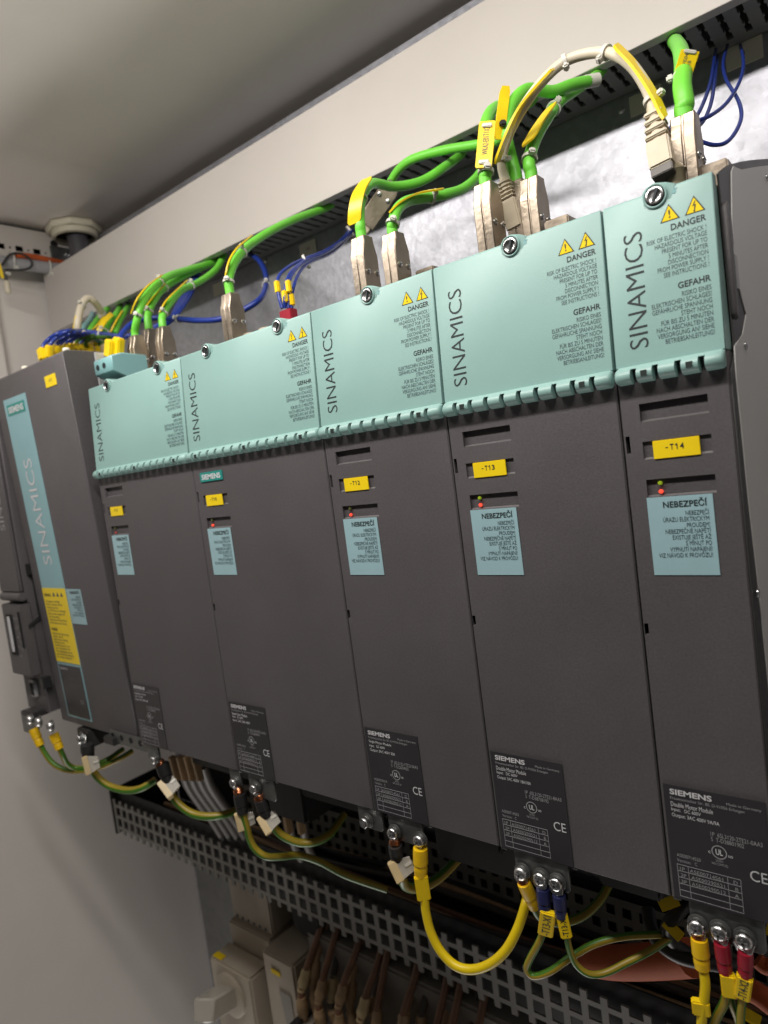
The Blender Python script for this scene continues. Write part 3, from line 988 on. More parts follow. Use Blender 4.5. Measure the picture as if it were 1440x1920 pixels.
hx = [at(u, v, .004) for u, v in ((214, 1387), (230, 1390), (247, 1394), (265, 1401), (284, 1407))]
fl.prism([(hx[0].x - .006, -.0105), (hx[-1].x + .012, -.0105), (hx[-1].x + .012, .0025), (hx[0].x - .006, .0025)], (0, .0035, 0), X, Z, Y, .0015)
fb = fl.build('bottom_flange', 'dark_steel', cu)
for h_ in hx:
    MB().lathe([(.0031, 0), (.0031, .0003)], (h_.x, .0034, -.003), -Y, 16).build('flange_hole', 'void', fb)
MB().box((-.572, -.001, -.012), (-.552, .018, -.004), .0008).build('bottom_clip', 'body_dark', cu)

nu = thing('control_unit', 'slim dark control unit with a ribbed handle beside the blue striped module', 'control unit', (-0.745, 0, 0))
NX = -0.690


def nbox(name, y0_, y1_, z0_, z1_, m, x0_=-.745, bev=.001, x1_=NX):
    return MB().box((x0_, y0_, z0_), (x1_, y1_, z1_), bev).build(name, m, nu)


body_poly = [(-.020, .352), (-.020, .142), (-.016, .134), (-.016, .005), (.20, .005), (.20, .356), (-.012, .356)]
MB().prism(body_poly, (-.745, 0, 0), Y, Z, X, .055, bev=.0015).build('body', 'body', nu)
MB().prism([(-.0245, .350), (-.0245, .150), (-.0205, .150), (-.0205, .350)], (-.745, 0, 0), Y, Z, X, .0535, bev=.001).build('front_flap', 'body', nu)
hm = MB()
for k in range(9):
    cx = -.743 + .0058 * k
    hm.lathe([(.0052, 0), (.0052, .0054)], (cx, -.0225, .1445), X, 14)
hm.lathe([(.0042, 0), (.0042, .0525)], (-.743, -.0225, .1445), X, 14)
hm.build('ribbed_handle', 'body', nu)
mb = MB()
text(mb, 'SINUMERIK', (.222, 0, .318, .0125), lambda a, b: (-.7015 - b, -.0247, a))
mb.build('product_lettering', 'pale_ink', nu, smooth=False)
MB().prism([(.004, .12), (.004, .235), (.0065, .238), (.0065, .115), (-.008, .108), (-.008, .112)], (NX + .0002, 0, 0), Y, Z, X, .0016, bev=.0003).build('side_rail', 'black_plastic', nu)
MB().box((NX + .0003, -.001, .168), (NX + .006, .005, .181), .0006).build('side_clip', 'black_plastic', nu)
MB().box((NX + .0003, -.006, .036), (NX + .008, .004, .049), .0006).build('side_clip', 'black_plastic', nu)
cp = nbox('connector_panel', -.028, -.0165, .052, .136, 'body', -.741)
MB().box((-.7310, -.0290, .076), (-.7155, -.0281, .124), 0).build('card_slot', 'void', cp)
MB().ribbon([(-.7235, -.0296, .122), (-.7235, -.0296, .100), (-.7235, -.0296, .080)], (.006, 0, 0), .0008).build('memory_card', 'white_ink', cp)
MB().box((-.6985, -.0290, .086), (-.6945, -.0281, .128), 0).build('side_port', 'void', cp)
mb = MB()
for k in range(5):
    text(mb, ('RDY', 'COM', 'OPT', 'X1', 'X2')[k], (-.7120, .118 - .011 * k, -.7050, .1210 - .011 * k), lambda a, b: (a, -.0282, b))
    text(mb, ('DP1', 'MOD', 'X6', 'X7', 'X8')[k], (-.7035, .119 - .009 * k, -.6995, .1215 - .009 * k), lambda a, b: (a, -.0282, b))
mb.build('port_lettering', 'pale_ink', cp, smooth=False)
MB().box((-.7215, -.0200, .0230), (-.7090, -.0161, .0440), .0006).build('network_port', 'conduit', nu)
MB().box((-.7195, -.0204, .0255), (-.7110, -.0201, .0400), 0).build('port_opening', 'void', nu)
MB().box((-.731, -.030, .0020), (-.700, -.010, .0085), .0012).build('bottom_lug', 'body_dark', nu)
for c_ in nu.children:
    if not c_.name.startswith('side_'):
        c_.location.y += .0145
for k, (u, v) in enumerate(((57, 1350), (73, 1354), (95, 1362))):
    p = at(u, v, -.018)
    pan_screw(nu, (p.x, -.016, p.z), Vector((-.1, -1, .15)).normalized(), .0052, 'zinc', name='earth_screw')
MB().box((-.740, -.013, -.020), (-.700, -.0105, .006), .0006).build('earth_bracket', 'dark_steel', nu)

# ------------------------------------------------------------------ plugs and cables above the modules
NETG = 'green network cables plugged in above the modules'


def metal_plug(parent, x, y, z0, z1, w=.0118, d=.0165, lean=(0, 0)):
    """nickel plug standing on a module; wide side faces +x"""
    h = z1 - z0
    ox = Vector((x - w / 2, y - d / 2, z0))
    up = Vector((lean[0], lean[1], 1)).normalized()
    poly = [(0, 0), (d, 0), (d, h * .74), (d * .84, h * .90), (d * .80, h), (d * .20, h), (d * .16, h * .90), (0, h * .74)]
    pb = MB().prism(poly, ox, Y, up, X, w * .485, bev=.0006)
    pb.prism(poly, ox + X * (w * .515), Y, up, X, w * .485, bev=.0006)
    pb.prism([(.0006, .0006), (d - .0006, .0006), (d - .0006, h * .72), (d * .78, h - .0006), (d * .22, h - .0006), (.0006, h * .72)], ox + X * (w * .47), Y, up, X, w * .06)
    o_ = pb.build('plug', 'nickel', parent)
    for fy in (.22, .80):
        c_ = ox + Y * (d * fy) + up * (h * .50) + X * w
        s_ = MB().lathe([(.0021, -.0006), (.0021, .0005), (.0014, .0009)], c_, X, 14)
        s_.obox(c_ + X * .0009, Y, Z, X, (.0026, .0005, .0004), 0, 1)
        s_.build('plug_screw', ['zinc', 'ink'], o_)
    dm = MB()
    for fy, fz in ((.35, .2), (.62, .2)):
        c_ = ox + Y * (d * fy) + up * (h * fz) + X * (w + .00005)
        dm.obox(c_, Y, Z, X, (.0012, .0016, .0002), 0)
    dm.build('plug_dimple', 'dark_steel', o_)
    MB().box((x - w * .42, y - d * .42, z0 - .012), (x + w * .42, y + d * .42, z0 - .0002), .0004).build('plug_nose', 'dark_steel', o_)
    return ox + X * (w / 2) + Y * (d / 2) + up * h


def tie(parent, c, axis, r, tail=None, m='tie'):
    """cable tie round a cable at c with a block head"""
    c, axis = Vector(c), Vector(axis).normalized()
    u = axis.orthogonal().normalized()
    w_ = axis.cross(u)
    vs, fs = [], []
    seg = 18
    for k in range(seg):
        t_ = 2 * math.pi * k / seg
        d_ = u * math.cos(t_) + w_ * math.sin(t_)
        for rr, hh in ((r, -.0011), (r + .0009, -.0011), (r + .0009, .0011), (r, .0011)):
            vs.append(c + d_ * rr + axis * hh)
    for k in range(seg):
        k2 = (k + 1) % seg
        for j in range(4):
            j2 = (j + 1) % 4
            fs.append((k * 4 + j, k * 4 + j2, k2 * 4 + j2, k2 * 4 + j))
    mb_ = MB().add(vs, fs)
    td = Vector(tail or (.7, -.7, 0))
    td = (td - axis * td.dot(axis)).normalized()
    mb_.obox(c + td * (r + .0022), td, axis.cross(td), axis, (.0036, .0042, .0034), .0008)
    return mb_.build('cable_tie', m, parent)


def pts(lst):
    return [at(*q) if len(q) == 3 else atz(q[0], q[1], .517) for q in lst]


def net_cable(label, path, plug=None, r=.0038, name='network_cable', m='green_cable', group=NETG, ties=(), tags=(), end_up=True, lean=(0, 0), tail=(.6, -.8, 0)):
    P_ = pts(path)
    t_ = thing(name, label, 'cable', P_[0], group)
    if plug:
        top = metal_plug(t_, *plug, lean=lean)
        P_ = [top - Z * .004, top + Z * .004] + P_[1:]
    if end_up:
        P_ = P_ + [P_[-1] + Vector((.004, .006, .014)), P_[-1] + Vector((.012, .008, .030))]
    MB().tube(P_, r, 14, 7).build('sheath', m, t_)
    S = spline(P_, 10)
    for f in ties:
        i = min(len(S) - 2, max(1, int(f * (len(S) - 1))))
        tie(t_, S[i], S[i + 1] - S[i - 1], r + .0002, tail)
    for (pp_, wv, th) in tags:
        MB().ribbon(pp_, wv, th).build('marker_strip', 'yellow_tag', t_)
    return t_


def vdir(p, k, tilt=.16):
    """width of a strip standing on edge on its cable"""
    d = (p - CAM_LOC).normalized()
    sd = Vector((d.y, -d.x, .25)).normalized()
    return (d + sd * tilt).normalized() * k


def edge_tag(lst, wv=None, th=.0012):
    P_ = pts(lst)
    return (P_, vdir(P_[len(P_) // 2], .009 if wv is None else wv), th)


# T11 trio
net_cable('green cable from the front metal plug of the three on module T11', [(256, 627, .055), (257, 600, .055), (266, 570, .062), (283, 545, .08), (312, 520, .115), (355, 505, .165), (412, 487)], (at(258, 655, .055).x, .055, .349, at(257, 629, .055).z), ties=(.26, .52), tags=[edge_tag([(246, 588, .053), (258, 560, .056), (278, 535, .072), (305, 515, .10)])])
net_cable('green cable from the middle metal plug of the three on module T11', [(275, 620, .075), (278, 590, .078), (288, 565, .09), (308, 540, .115), (350, 515, .165), (402, 490)], (at(284, 648, .075).x, .075, .349, at(275, 620, .075).z), ties=(.28, .5), tags=[edge_tag([(271, 580, .078), (285, 560, .086), (310, 532, .11)])])
net_cable('green cable from the rear metal plug of the three on module T11', [(307, 614, .075), (305, 592, .078), (316, 572, .09), (340, 545, .12), (375, 528, .165), (405, 505, .2), (420, 478)], (at(310, 643, .075).x, .075, .349, at(305, 614, .075).z), ties=(.25, .5), tags=[edge_tag([(300, 585, .076), (315, 560, .087), (352, 525, .13)])])
# T10 single
net_cable('green cable rising from the lone metal plug on module T10 into the duct', [(430, 552, .045), (429, 525, .046), (436, 500, .055), (450, 478, .07), (470, 458, .095), (510, 432, .13), (560, 408, .175), (618, 386)], (at(437, 590, .045).x, .045, .349, at(431, 552, .045).z), ties=(.18, .42), tags=[edge_tag([(423, 520, .043), (430, 490, .048), (445, 465, .062), (473, 441, .09)])])
# T12 pair
c1 = net_cable('green cable bending over behind a curved yellow tag above module T12', [(675, 447, .05), (675, 420, .05), (674, 392, .055), (681, 362, .07), (700, 344, .10), (740, 350, .13), (790, 340, .155), (835, 312, .18), (868, 285)], (at(684, 492, .05).x, .05, .349, at(676, 447, .05).z), ties=(.33,))
MB().ribbon([at(u, v, y_) for u, v, y_ in ((664, 420, .046), (666, 390, .046), (673, 360, .052), (688, 335, .075))], Vector((.0095, .0035, .001)), .0011).build('marker_tag', 'yellow_tag', c1)
c2 = net_cable('green cable with an orange strip from the second metal plug on module T12', [(737, 440, .05), (737, 418, .05), (745, 393, .058), (765, 377, .075), (800, 370, .095), (838, 364, .115), (872, 352, .14), (900, 325, .17), (915, 290, .19), (925, 235)], (at(742, 480, .05).x, .05, .349, at(735, 440, .05).z), ties=(.16, .44), tags=[edge_tag([(731, 398, .05), (752, 378, .06), (785, 362, .08), (832, 354, .10)])])
c3 = net_cable('green cable running sideways from the loose tilted metal plug under the duct', [(733, 340, .185), (748, 318, .18), (775, 298, .175), (830, 282, .175), (890, 272, .18), (935, 262, .185), (962, 215, .19), (1000, 186)], ties=())
# loose plug F
lp = at(712, 382, .17)
d1 = (at(738, 343, .178) - at(690, 412, .165)).normalized()
n1 = (ray(712, 382)).normalized()
s1 = d1.cross(n1).normalized()
pl_ = MB().prism([(-.022, -.0085), (.014, -.0085), (.022, -.005), (.022, .005), (.014, .0085), (-.022, .0085)], lp, d1, s1, n1, .010, bev=.0007).build('loose_plug', 'nickel', c3)
for k in (-.004, .004):
    MB().lathe([(.0021, 0), (.0021, .0006), (.0012, .001)], lp + d1 * .006 + s1 * k * 1.2, -n1, 14).build('plug_screw', 'zinc', pl_)
MB().obox(lp - d1 * .026 + n1 * .005, d1, s1, n1, (.008, .012, .008), .0006).build('plug_nose', 'boot', pl_)

# T13 cluster
z_ = lambda u, v, y_: at(u, v, y_).z
c4 = net_cable('green cable behind the upright printed yellow tag above module T13', [(911, 345, .045), (911, 320, .045), (909, 280, .05), (910, 235, .065), (925, 205, .10), (960, 192, .15), (1003, 182)], (at(917, 400, .045).x, .045, .349, z_(912, 346, .045)), ties=(.22,))
# flat printed tag facing the viewer
tl, tr, blc, brc = at(893, 228, .046), at(925, 226, .050), at(895, 315, .038), at(928, 312, .042)
ux = ((tr - tl) + (brc - blc)).normalized()
vz = ((tl - blc) + (tr - brc)).normalized()
nn = ux.cross(vz).normalized()
vz = nn.cross(ux)
cc = (tl + tr + blc + brc) / 4
hw, hh = .0050, (tl - blc).length / 2
tgp = [(-hw, -hh + .001), (-hw + .001, -hh), (hw - .001, -hh), (hw, -hh + .001), (hw, hh - .001), (hw - .001, hh), (-hw + .001, hh), (-hw, hh - .001)]
tgo = MB().prism(tgp, cc, ux, vz, -nn, .0011, bev=.0002).build('marker_tag', 'yellow_tag', c4)
sg = 1 if nn.dot(CAM_LOC - cc) > 0 else -1
mb = MB()
text(mb, 'WKA2-E01T1X28', (-hh * .45, -.0018, hh * .82, .0018), lambda a, b: cc - ux * b + vz * a + nn * (.0002 if sg > 0 else -.0013))
mb.build('tag_lettering', 'ink_grey', tgo, smooth=False)
for s_ in (-1, 1):
    MB().obox(cc + vz * (s_ * hh * .78) + nn * (.0005 * sg), ux, vz, nn, (.006, .0026, .0014), .0004).build('cable_tie', 'tie', c4)
c5 = net_cable('green cable rising between the grey patch lead and the printed tag on module T13', [(968, 340, .07), (962, 310, .07), (950, 262, .07), (950, 222, .075), (963, 190, .085), (990, 168, .10), (1035, 172, .12), (1070, 160, .135), (1106, 152, .15)], (at(974, 388, .07).x, .07, .349, z_(968, 342, .07)), r=.0039, end_up=False)
q0, q1 = at(1096, 154, .147), at(1122, 149, .155)
MB().tube([q0, q1], .0042, 12, 3).build('end_cap', 'tie', c5)
MB().ribbon([at(936, 262, .066), at(941, 215, .068), at(948, 162, .08)], Vector((.004, .006, 0)), .001).build('marker_strip', 'yellow_tag', c5)
tie(c5, at(938, 240, .07), Z, .0034, m='black_plastic')
c6 = net_cable('green cable with a slanted yellow tag from the last plug on module T13', [(992, 338, .065), (992, 305, .065), (1001, 268, .075), (1022, 228, .095), (1050, 190, .13), (1085, 165, .17), (1128, 132)], (at(1002, 382, .065).x, .065, .349, z_(993, 338, .065)), ties=(.25, .52))
MB().ribbon([at(989, 268, .062), at(1010, 232, .078), at(1034, 198, .10)], Vector((.0085, .003, .004)), .0011).build('marker_tag', 'yellow_tag', c6)

# beige patch lead between T13 and T14
t = thing('patch_lead', 'beige patch lead arching from module T13 to module T14', 'cable', at(945, 340, .05))
PP = [at(*q) for q in ((955, 372, .064), (946, 335, .064), (941, 300, .062), (955, 250, .060), (982, 200, .06), (1015, 155, .065), (1055, 118, .07), (1100, 101, .072), (1145, 100, .07), (1183, 122, .063), (1212, 165, .055), (1230, 215, .05))]
MB().tube(PP, .0030, 14, 8).build('sheath', 'white_cable', t)
for (a, b) in (((970, 428, .066), (946, 338, .064)),):
    p, q = at(*a), at(*b)
    ax = (q - p).normalized()
    sx_ = Y.cross(ax).normalized()
    yy_ = ax.cross(sx_)
    h_ = (q - p).length
    bo = MB().obox(p + ax * h_ * .28, sx_, yy_, ax, (.0105, .0105, h_ * .6), .0008)
    for k in range(5):
        bo.obox(p + ax * (h_ * (.62 + .08 * k)), sx_, yy_, ax, (.0105 - .0006 * k, .011 - .0006 * k, h_ * .045), .0005)
    bo.lathe([(.0045, 0), (.0036, h_ * .45)], p + ax * h_ * .55, ax, 14)
    bo.build('moulded_plug', 'boot', t)
p, q = at(1247, 330, .038), at(1226, 207, .047)
ax = (q - p).normalized()
sx_ = Y.cross(ax).normalized()
yy_ = ax.cross(sx_)
h_ = (q - p).length
bo = MB().obox(p + ax * h_ * .30, sx_, yy_, ax, (.0112, .0110, h_ * .40), .0008)
for k in range(4):
    bo.obox(p + ax * (h_ * (.56 + .115 * k)), sx_, yy_, ax, (.0108 - .0007 * k, .0112 - .0007 * k, h_ * .062), .0006)
bo.lathe([(.0044, 0), (.0040, h_ * .3), (.0034, h_ * .55)], p + ax * h_ * .5, ax, 14)
bo.build('moulded_plug', 'boot', t)
MB().obox(p + ax * h_ * .03, sx_, yy_, ax, (.0105, .0105, h_ * .12), .0004).build('plug_nose', 'grey_wire', t)
MB().ribbon([at(*q_) for q_ in ((931, 305, .050), (950, 255, .050), (980, 195, .054), (1036, 130, .060))], vdir(at(960, 230, .05), .010, .38), .0014).build('marker_strip', 'yellow_tag', t)
MB().ribbon([at(*q_) for q_ in ((1154, 84, .064), (1190, 122, .058), (1222, 170, .05), (1247, 220, .042))], vdir(at(1200, 150, .05), .010, .30), .0014).build('marker_strip', 'yellow_tag', t)
for f, ta in ((.20, (1, -.4, 0)), (.56, (.8, -.2, -.5)), (.72, (-.3, -.6, -.8)), (.97, (1, -.3, 0))):
    S = spline(PP, 10)
    i = int(f * (len(S) - 2))
    tie(t, S[i], S[i + 1] - S[i], .0033, ta)

# T14 green
c7 = net_cable('green cable with a square yellow tag plugged into module T14', [(1285, 222, .05), (1284, 195, .05), (1279, 160, .055), (1281, 125, .075), (1276, 95, .13), (1268, 80, .185), (1264, 73)], (at(1296, 300, .05).x - .0012, .05, .349, z_(1290, 217, .05)), r=.0046, end_up=True)
cc = at(1288, 116, .062)
nn = (CAM_LOC - cc).normalized()
vz = (Z * .9 + X * .42)
vz = (vz - nn * vz.dot(nn)).normalized()
ux = vz.cross(nn)
tgo = MB().obox(cc, ux, vz, nn, (.0092, .0098, .0011), .0003).build('marker_tag', 'yellow_tag', c7)
mb = MB()
text(mb, '-WE04\nX28', (-.0035, -.0022, .0035, .0022), lambda a, b: cc - ux * b * .9 + vz * a + nn * .0007, mi=0)
mb.build('tag_lettering', 'ink_grey', tgo, smooth=False)
for s_ in (-1, 1):
    MB().obox(cc + vz * (s_ * .0044) + nn * .0004, ux, vz, nn, (.0062, .0018, .0014), .0004).build('cable_tie', 'tie', c7)
tie(c7, at(1279, 140, .062), Z, .0036, (-1, -.2, 0))
setp(MB().lathe([(.001, 0), (.0042, .002), (.005, .006), (.0040, .011), (.0052, .014), (.003, .017), (.0002, .018)], (at(1265, 325, .04).x, .042, .352), Z, 14).build('sealing_putty', 'putty'), 'blob of dull translucent putty between the two plugs on module T14', 'putty')

# ------------------------------------------------------------------ blue wires
BW = 'blue wires above the modules'


def wire(label, path, r, m='blue_wire', name='blue_wire', group=BW, cat='wire', ties=(), stripe=None, extra=()):
    P_ = pts(path) + list(extra)
    t_ = thing(name, label, cat, P_[0], group)
    MB().tube(P_, r, 10, 7, 0, None if stripe is None else 1).build('insulation', m if stripe is None else [m, stripe], t_)
    S = spline(P_, 10)
    for f in ties:
        i = min(len(S) - 2, max(1, int(f * (len(S) - 1))))
        tie(t_, S[i], S[i + 1] - S[i - 1], r * 1.1 + .0003)
    return t_


# thin loops behind the plug on the end module
wire('thin blue wire hanging in the largest loop beside the T14 plug', [(1305, 262, .075), (1340, 272, .08), (1368, 262, .09), (1389, 225, .11), (1385, 190, .13), (1362, 150, .17), (1356, 118, .21), (1364, 85)], .0011)
wire('thin blue wire sweeping up past the pale tag marked 4', [(1304, 228, .085), (1335, 215, .095), (1365, 190, .12), (1388, 150, .16), (1394, 115, .2), (1388, 84)], .0011)
wire('thin blue wire rising straight from behind the T14 plug', [(1304, 222, .09), (1318, 195, .11), (1332, 155, .16), (1338, 120, .22), (1342, 92)], .0011)
wire('thin blue wire crossing the other thin wires behind the T14 plug', [(1306, 242, .085), (1322, 222, .1), (1334, 190, .125), (1340, 150, .17), (1346, 105)], .0011)
t = wire('short blue wire with a yellow ferrule between the two T14 plugs', [(1256, 242, .07), (1262, 236, .07), (1260, 252, .068), (1263, 268, .065)], .0013)
MB().tube([at(1263, 262, .064), at(1266, 280, .062)], .0024, 10, 2).build('ferrule', 'yellow_sleeve', t)

# red plug with four wires
rp = at(540, 582, .05)
t = thing('pluggable_terminal', 'dark red plug with blue wires standing on module T10', 'connector', rp)
MB().box((rp.x - .0075, .047, .347), (rp.x + .0055, .055, rp.z + .0005), .0006).build('block', 'red_sleeve', t)
MB().box((rp.x - .0085, .045, .345), (rp.x + .0065, .057, .351), .0006).build('base', 'boot', t)
names4 = ('blue wire outermost in the fan of four above the red plug', 'blue wire second in the fan of four above the red plug', 'blue wire third in the fan of four above the red plug', 'blue wire innermost in the fan of four above the red plug')
for k, (pa, tagc) in enumerate(zip((
        [(529, 578, .048), (524, 560, .048), (520, 535, .05), (525, 515, .06), (545, 498, .08), (572, 485, .11), (610, 470, .15), (640, 450, .19), (655, 432, .24)],
        [(534, 578, .05), (534, 555, .05), (537, 530, .055), (548, 508, .07), (575, 487, .11), (615, 472, .155), (644, 448, .2), (657, 431, .24)],
        [(541, 578, .052), (540, 545, .054), (545, 520, .062), (560, 500, .085), (580, 488, .115), (620, 468, .16), (646, 447, .2), (659, 431, .24)],
        [(547, 578, .054), (548, 552, .056), (554, 528, .065), (566, 505, .09), (585, 490, .12), (622, 474, .165), (650, 448, .21), (661, 432, .24)]), ((520, 538), (534, 556), (541, 537), (547, 562)))):
    w_ = wire(names4[k], pa, .0014)
    c = at(*tagc, .0485 + .002 * k)
    MB().obox(c, X, Y, Z, (.0046, .0036, .0095), .0008).build('marker_sleeve', 'yellow_tag', w_)
    if k == 2:
        tie(w_, at(573, 488, .11), Vector((.7, .4, .3)), .0042, (0, -.2, -1))
        tie(w_, at(655, 433, .235), Vector((.6, .5, .4)), .0046, (0, -.5, -1))

# long blue cable passing behind the T10 plug
wire('thick blue cable passing behind the lone plug on module T10', [(222, 642, .05), (230, 625, .06), (248, 607, .075), (275, 597, .09), (320, 597, .105), (370, 601, .11), (415, 598, .115), (455, 582, .125), (488, 560, .14), (499, 535, .165), (497, 510, .195), (485, 488, .22), (468, 476)], .0030, ties=(.36, .75))
for k, (du, lab) in enumerate(((0, 'bundled blue wire nearest the duct behind the T11 cables'), (9, 'bundled blue wire sagging lower behind the T11 cables'), (17, 'bundled blue wire hanging lowest behind the T11 cables'), (25, 'thin bundled blue wire curving widest behind the T11 cables'))):
    wire(lab, [(290, 612 + du * .2, .13), (318, 600 + du * .2, .14), (330 + du * .5, 578, .16), (345 + du * .6, 550, .19), (358 + du * .5, 520, .225), (365 + du * .5, 498)], .0026 - .0008 * (k == 3))

# bundle over the stripe-fronted module
ends = ((78, 660, .03), (92, 655, .035), (104, 655, .045), (112, 652, .055), (124, 650, .065), (132, 648, .075), (142, 648, .085), (152, 650, .10))
for k, e in enumerate(ends):
    u, v, y_ = e
    lb_ = ('frontmost', 'second', 'third', 'fourth', 'fifth', 'sixth', 'seventh', 'rearmost')[k]
    mid = [(u + 2, v - 8, y_), (u + 14 + k, v - 24 + k * 1.2, y_ + .008), (u + 40 - k, v - 38 + k * 3.0, y_ + .02), (150 + k, 620 + k * 2.2, .105), (192, 625 + k * 1.1, .125), (222, 629 + k * .9, .14), (262, 627, .16)]
    cc_ = 'gy_green' if k == 6 else 'blue_wire'
    w_ = wire(('%s blue wire of the bundle arching over the striped module' % lb_) if k != 6 else 'green wire among the blue bundle over the striped module', [(u, v + 8, y_)] + mid, .0023 if k < 4 else .0018, cc_)
    c = at(u, v + 4, y_ - .003)
    a_ = R((-6, 18, 26, 10, -8, 14, 4, 0)[k])
    MB().obox(c, Vector((math.cos(a_), 0, -math.sin(a_))), Y, Vector((math.sin(a_), 0, math.cos(a_))), (.0095, .0060, .0135 if k < 3 else .0105), .0012).build('marker_sleeve', 'yellow_tag', w_)
    if k == 0:
        tie(w_, at(195, 628, .125), X + Z * -.1, .0075, (0, -.3, .9))

# teal two-pole connector with two wires, on T11
a, b = at(176, 690, .012), at(250, 676, .075)
t = thing('teal_connector', 'teal two hole plug lying across the top of module T11', 'connector', a)
zb = .356
x0_, x1_ = at(177, 694, .012).x, at(198, 690, .012).x
MB().prism([(.012, zb + .0035), (.012, zb + .0175), (.024, zb + .0205), (.050, zb + .0195), (.050, zb - .002), (.026, zb - .003)], (x0_, 0, 0), Y, Z, X, x1_ - x0_ + .012, bev=.001).build('housing', 'teal', t)
for dx in (.007, .0185):
    MB().lathe([(.0026, 0), (.0026, .0004)], (x0_ + dx, .0119, zb + .0105), -Y, 16).build('hole', 'ink', t)
for k, (u, v) in enumerate(((207, 654), (222, 650))):
    c = at(u, v, .036 + .004 * k)
    w_ = wire(('blue stub wire in front on the teal connector', 'blue stub wire behind on the teal connector')[k], [(u - 6, v + 16, .036 + .004 * k), (u - 3, v + 8, .036 + .004 * k), (u, v - 4, .038 + .004 * k), (u + 6, v - 14, .045 + .006 * k)], .0026)
    a_ = R(24)
    MB().obox(c, Vector((math.cos(a_), 0, -math.sin(a_))), Y, Vector((math.sin(a_), 0, math.cos(a_))), (.012, .0075, .0175), .0012).build('marker_sleeve', 'yellow_tag', w_)

# cables at the far end behind the striped module
t = net_cable('beige cable arching over the far end of the wiring duct edge', [(146, 640, .12), (146, 605, .12), (152, 575, .13), (163, 560, .14), (176, 565, .15), (190, 585, .165), (196, 605, .175)], None, .0045, 'patch_lead', 'white_cable', None, ties=(.35, .85), end_up=False, tags=[edge_tag([(137, 636, .118), (139, 612, .118), (143, 592, .12)], th=.0016)])
for k, (lb_, pth, mm_, tg_) in enumerate((
        ('slate blue cable at the far end below the duct', [(150, 628, .15), (158, 612, .16), (168, 600, .18), (175, 585)], 'teal', None),
        ('green cable beside the slate blue one at the far end', [(165, 625, .15), (175, 610, .16), (190, 590, .185), (205, 574)], 'green_cable', [(172, 620, .146), (182, 610, .15), (196, 592, .17)]),
        ('green cable with a broad orange marker at the far end', [(195, 628, .15), (205, 605, .165), (218, 588, .18), (226, 574)], 'green_cable', [(185, 622, .14), (196, 602, .15), (210, 588, .165)]),
        ('green cable last before the three T11 plugs at the far end', [(215, 625, .15), (224, 602, .165), (234, 585, .185), (242, 572)], 'green_cable', [(208, 622, .146), (218, 602, .155), (230, 582, .175)]))):
    t = net_cable(lb_, pth, None, .0038, 'network_cable', mm_, NETG, ties=(.6,) if tg_ else (), tags=[edge_tag(tg_, th=.0016 if k != 2 else .006)] if tg_ else [])
for k, (m_, pth, lb_) in enumerate((
        ('gy_green', [(168, 655, .11), (160, 645, .10), (172, 634, .105), (195, 632, .12), (215, 634, .14)], 'green wire curling out from under the blue bundle'),
        ('teal', [(158, 652, .105), (152, 640, .10), (165, 630, .105), (185, 640, .12), (205, 650, .14)], 'dull teal wire curling under the blue bundle'),
        ('white_cable', [(140, 655, .09), (142, 640, .09), (150, 630, .095), (158, 622, .11)], 'pale wire rising behind the yellow markers of the blue bundle'),
        ('gy_green', [(182, 658, .12), (188, 645, .12), (205, 640, .13), (225, 640, .15)], 'green wire lowest among the far tangle of wires'))):
    w_ = wire(lb_, pth, .0024, m_)
    c = at(pth[0][0], pth[0][1], pth[0][2] - .003)
    MB().obox(c, X, Y, Z, (.009, .006, .012), .001).build('marker_sleeve', 'yellow_tag', w_)
for k, (u, v) in enumerate(((176, 652), (200, 655))):
    c = at(u, v, .12)
    t = thing('marker_block', ('orange yellow block marker behind the top of the striped module', 'pale yellow block marker nearer the metal plugs behind the striped module')[k], 'marker', c)
    MB().obox(c, X, Y, Z, (.016, .008, .014), .001).build('block', ('yellow_tag', 'clip_cream')[k], t)

# ------------------------------------------------------------------ earth leads under the modules
EG = 'earth leads under the modules'


def sleeve(parent, a, b, r, m, name='sleeve', seg=14):
    a, b = Vector(a), Vector(b)
    return MB().tube([a, a.lerp(b, .3), a.lerp(b, .55), a.lerp(b, .62), a.lerp(b, .8), b], r, seg, 2, rs=[r, r * 1.05, r * 1.05, r * .9, r * .97, r * .92]).build(name, m, parent)


def lug(parent, c, d, m='zinc'):
    """ring lug behind a screw pointing along d"""
    c, d = Vector(c), Vector(d).normalized()
    s_ = d.cross(Y).normalized()
    poly = [(.0055 * math.cos(a_), .0055 * math.sin(a_)) for a_ in [math.pi * (k / 10 + .0) for k in range(11)]] + [(-.0030, -.0052), (.0030, -.0052)]
    return MB().prism(poly, c, s_, -d, -Y, .0013, bev=.0002).build('ring_lug', m, parent)


def printed(parent, c, w_, h_, txt, up, m='yellow_tag', yoff=0.0):
    c = Vector(c)
    up = Vector(up).normalized()
    nn = (CAM_LOC - c)
    nn = (nn - up * nn.dot(up)).normalized()
    ux = up.cross(nn)
    o_ = MB().obox(c, ux, up, nn, (w_, h_, .0045), .0007).build('marker_sleeve', m, parent)
    if txt:
        mb_ = MB()
        text(mb_, txt, (-h_ * .4, -w_ * .26, h_ * .42, w_ * .26), lambda a, b: c - ux * b + up * a + nn * .0024, bold=.01)
        mb_.build('marker_lettering', 'ink', o_, smooth=False)
    return o_


